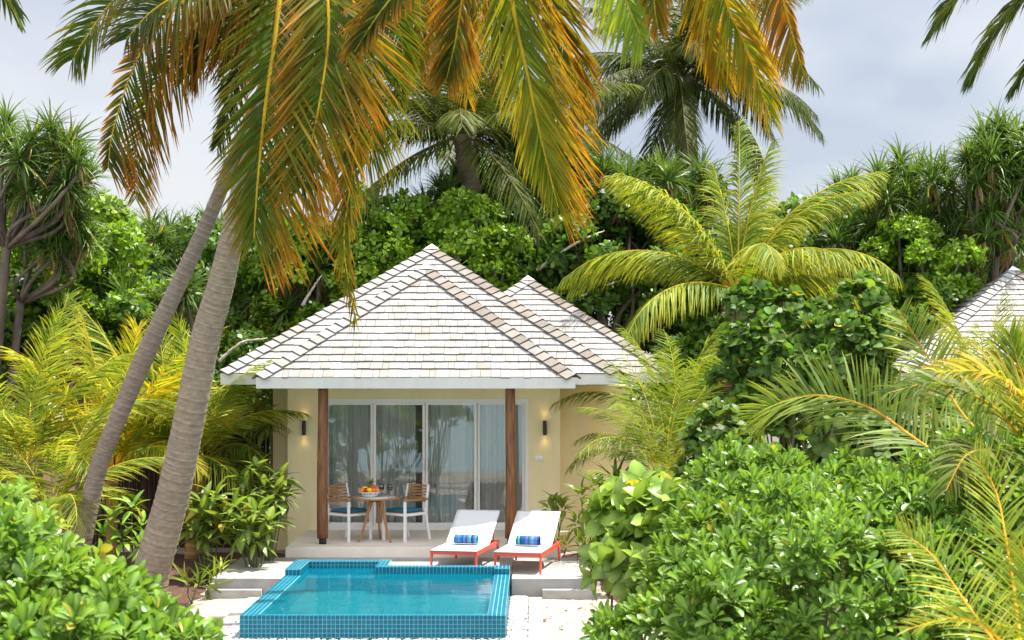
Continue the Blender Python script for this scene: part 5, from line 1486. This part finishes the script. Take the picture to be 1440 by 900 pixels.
# dark round leaved shrub on the right (sea hibiscus)
ROUND = leaf_tpl([.15, .48, .56, .50, .30, .03], [0, .14, .4, .66, .88, 1], .14, .2, 3)
shrub('round_leaved_tree', 'dark green small tree with round leaves right of the areca palms', 'tree', gp(1120, 21),
      [B(u_, v_, 20.6 + dy_ * 2, r_ * .92, r_ * .74) for u_, v_, dy_, r_ in [
          (1072, 428, .3, .24), (1046, 436, .3, .20), (1056, 412, .3, .16), (1100, 452, .1, .30), (1150, 440, .2, .22), (1205, 425, .1, .28), (1232, 452, 0, .26), (1195, 470, -.2, .32), (1135, 478, -.1, .30), (1075, 478, 0, .30),
          (1040, 500, 0, .26), (1100, 515, -.2, .34), (1160, 515, -.3, .32), (1215, 505, -.1, .28), (1020, 540, 0, .24), (1062, 548, -.1, .30), (1125, 560, -.3, .32), (1180, 560, -.3, .30), (1035, 580, -.1, .28), (1085, 595, -.2, .3)]],
      70, 5, (.075, .14), (.85, 1.05), (-10, 60), PAL_BROAD2[:2] + PAL_SCAE[1:3] + PAL_YG[2:3], 1011, ROUND, 'matte', -.6, .55, .9, RIBG * .6, jitter=.3, bumps=20)
shrub('round_leaved_shrub', 'dark green shrub with round leaves below the small tree', 'shrub', gp(1015, 19.5),
      [B(1010, 620, 19.4, .38, .42), B(990, 680, 19.3, .34, .4), B(1045, 660, 19.2, .4, .4)], 75, 5, (.075, .13), (.85, 1.05), (-10, 60), PAL_BROAD2[:2] + PAL_SCAE[1:3], 1012, ROUND, 'matte', -.6, .5, .9, RIBG * .6)

shrub('round_leaved_shrub', 'dark shaded shrub under the long arching palm frond', 'shrub', gp(1240, 17.5),
      [B(1200, 650, 17.4, .5, .5), B(1260, 640, 17.6, .5, .5), B(1320, 630, 17.8, .5, .5), B(1230, 720, 17.2, .6, .5), B(1310, 700, 17.4, .6, .5), B(1165, 690, 17.2, .4, .4)],
      46, 5, (.10, .16), (.85, 1.05), (-20, 45), PAL_BROAD2[:2] + PAL_SCAE[:1], 1013, ROUND, 'matte', -.8, .6, .3, RIBG * .6, bumps=10)

# ------------------------------------------------------------------ garden plants near the villa
LANCE = leaf_tpl([.10, .34, .48, .48, .34, .16, .02], [0, .14, .32, .52, .74, .9, 1], .22, .42, 3, .14)


def stem_plant(label, foot, tips, k, L, W, pal, seed, el=(-25, 60), tpl=LANCE, name='garden_shrub', cat='shrub', mat='glossy', rib=None, group=None):
    rng = np.random.default_rng(seed); foot = np.asarray(foot, float)
    t = thing(name, label, cat, tuple(foot), 0, group)
    tips = np.array([np.asarray(q) - foot for q in tips])
    nb = NB(); ax = nrm(tips * [.6, .6, 1] + rng.normal(0, .1, tips.shape))
    rosettes(nb, tpl, tips, ax, k, L, W, el, pal, rng, .14, rib, offs=.12)
    obj('foliage', nb, ML[mat], t)
    nb = NB()
    for e in tips:
        tube(nb, catmull([np.zeros(3) + rng.normal(0, .03, 3) * [1, 1, 0], e * [.45, .45, .5] + rng.normal(0, .03, 3), e], 8), np.linspace(.014, .008, 8), 6, (.5, .8, .35))
    obj('stem', nb, M['bark'], t)
    return t


gb = dict(k=13, L=(.24, .36), W=(.30, .42), pal=PAL_GRN[:3] + PAL_SCAE[1:2], rib=RIBG)
stem_plant('leafy shrub with drooping dark leaves against the left corner of the villa', gp(378, 23.0), [P(372, 690, 23.), P(395, 680, 23.1), P(362, 665, 23.2), P(388, 700, 22.9), P(350, 700, 23.1), P(398, 705, 23.), P(368, 725, 22.9), P(385, 740, 22.9), P(355, 735, 23.), P(342, 680, 23.2), P(378, 712, 22.8)], seed=1, **gb)
stem_plant('leafy shrub with drooping leaves in front of the left corner shrub', gp(362, 22.3), [P(345, 735, 22.3), P(362, 725, 22.2), P(330, 720, 22.4), P(375, 745, 22.2), P(318, 740, 22.4), P(338, 760, 22.2), P(360, 765, 22.1), P(350, 745, 22.1)], seed=2, **gb)
stem_plant('leafy shrub with folded leaves right of the thick palm trunk', gp(292, 22.6), [P(285, 715, 22.6), P(302, 705, 22.6), P(292, 735, 22.5), P(275, 730, 22.7), P(285, 760, 22.5), P(305, 750, 22.5), P(312, 730, 22.6), P(272, 750, 22.6)], seed=3, **gb)
stem_plant('bright leafy shrub between the two palm trunks', gp(180, 21.0), [P(160, 735, 21.), P(185, 720, 21.1), P(200, 745, 21.), P(172, 765, 20.9), P(150, 760, 20.9), P(196, 775, 20.8)], 12, (.18, .28), (.28, .36), PAL_SCAE[1:] + PAL_YG[2:3], 4, rib=RIBG)
gs = dict(k=9, L=(.20, .34), W=(.05, .07), pal=PAL_YG, el=(30, 85), tpl=SWORD, mat='strap')
stem_plant('yellow green tuft of strap leaves on the mulch right of the thick trunk', gp(268, 20.6), [P(266, 822, 20.6), P(276, 825, 20.5)], seed=5, name='strap_leaf_plant', cat='plant', **gs)
stem_plant('yellow green tuft of strap leaves on the mulch beside the left step', gp(296, 20.9), [P(290, 822, 20.9), P(300, 818, 21.0)], seed=6, name='strap_leaf_plant', cat='plant', **gs)
stem_plant('thin strap leaf plant behind the other two tufts by the left step', gp(312, 21.6), [P(311, 805, 21.6)], seed=7, name='strap_leaf_plant', cat='plant', **gs)
gr = dict(k=13, L=(.18, .28), W=(.28, .36), pal=PAL_GRN[1:] + PAL_SCAE[2:3], rib=RIBG)
stem_plant('leafy shrub behind the sunlit lounger against the cream wall', gp(783, 24.2), [P(782, 712, 24.2), P(775, 722, 24.1), P(792, 720, 24.2)], seed=8, **gr)
stem_plant('taller leafy shrub with long leaves right of the sunlit lounger', gp(828, 23.4), [P(818, 702, 23.4), P(835, 690, 23.4), P(848, 705, 23.4), P(830, 735, 23.3), P(812, 742, 23.3)], seed=9, **gr)
stem_plant('yellow strap leaf plant behind the foot of the sunlit lounger', gp(790, 23.7), [P(789, 765, 23.7), P(796, 770, 23.6)], seed=10, name='strap_leaf_plant', cat='plant', k=9, L=(.2, .34), W=(.05, .07), pal=PAL_YEL, el=(20, 85), tpl=SWORD, mat='strap')
stem_plant('yellow green strap leaf plant at the right end of the deck', gp(815, 23.0), [P(815, 770, 23.), P(822, 765, 22.9)], seed=11, name='strap_leaf_plant', cat='plant', k=10, L=(.2, .34), W=(.05, .07), pal=PAL_YG, el=(20, 85), tpl=SWORD, mat='strap')
stem_plant('upright dark strap leaved lily under the yellow frond by the right wall', gp(872, 23.8), [P(872, 700, 23.8), P(866, 705, 23.7)], seed=12, name='strap_leaf_plant', cat='plant', k=9, L=(.4, .65), W=(.07, .09), pal=PAL_PAND, el=(48, 86), tpl=SWORD, mat='strap')
stem_plant('leafy shrub between the big leaved bush and the right wall', gp(880, 21.5), [P(868, 715, 21.5), P(890, 700, 21.5), P(905, 712, 21.4), P(855, 735, 21.4), P(880, 740, 21.3)], seed=13, **gr)
stem_plant('low leafy shrub behind the brush fence corner at the left wall', gp(345, 25.9), [P(345, 650, 25.9), P(360, 640, 25.9), P(332, 655, 25.9), P(350, 675, 25.8)], seed=14, **gb)
stem_plant('small leafy shrub with hanging leaves beside the left villa wall under the eave', gp(365, 25.6), [P(366, 590, 25.6), P(356, 600, 25.6), P(374, 605, 25.5)], seed=15, **gb)
# shrubs behind the viewer, seen only as reflections in the doors
for q, (x, y) in enumerate(((-5.2, 6.0), (-3.9, 4.8))):
    shrub('sea_lettuce_shrub', ('bright green beach shrub off frame beside the viewer', 'bright green beach shrub off frame nearest the lagoon')[q], 'shrub', (x, y, GROUND - .1), [((x, y, .5), (.8, .8, .8))], 30, seed=1020 + q, **dict(sc_, L=(.12, .18)))

# fallen leaves lying on sand, mulch and deck
rng = np.random.default_rng(77); nb = NB()
k = 260; x = rng.uniform(-6.5, 2.6, k); y = rng.uniform(16.5, 23.2, k)
on = ((x < -4.4) | (x > .15)) & ~((x > -4.3) & (x < .8) & (y > 21.0)); on |= (rng.random(k) < .10) & (x > .15) & (x < .75) & (y > 21.2)
x, y = x[on], y[on]; k = len(x)
z = np.where((x > -.28) & (x < .78) & (y > 21.16), DZ, np.where((x > .95) & (y > 19.5) | (x < -4.6), GROUND + .07, GROUND)) + .012
d = nrm(np.stack([rng.normal(0, 1, k), rng.normal(0, 1, k), rng.normal(0, .12, k)], 1))
pal = np.array([lin(120, 80, 40), lin(90, 60, 35), lin(150, 110, 50), lin(70, 50, 35)])[rng.integers(0, 4, k)]
scatter(nb, SPAT, np.stack([x, y, z], 1), d, np.array([[0, 0, 1.]]) + rng.normal(0, .25, (k, 3)), rng.uniform(.05, .12, k), rng.uniform(.03, .06, k), pal)
tag(obj('fallen_leaves', nb, ML['matte']), 'dry brown leaves fallen on the sand and mulch', kind='stuff')
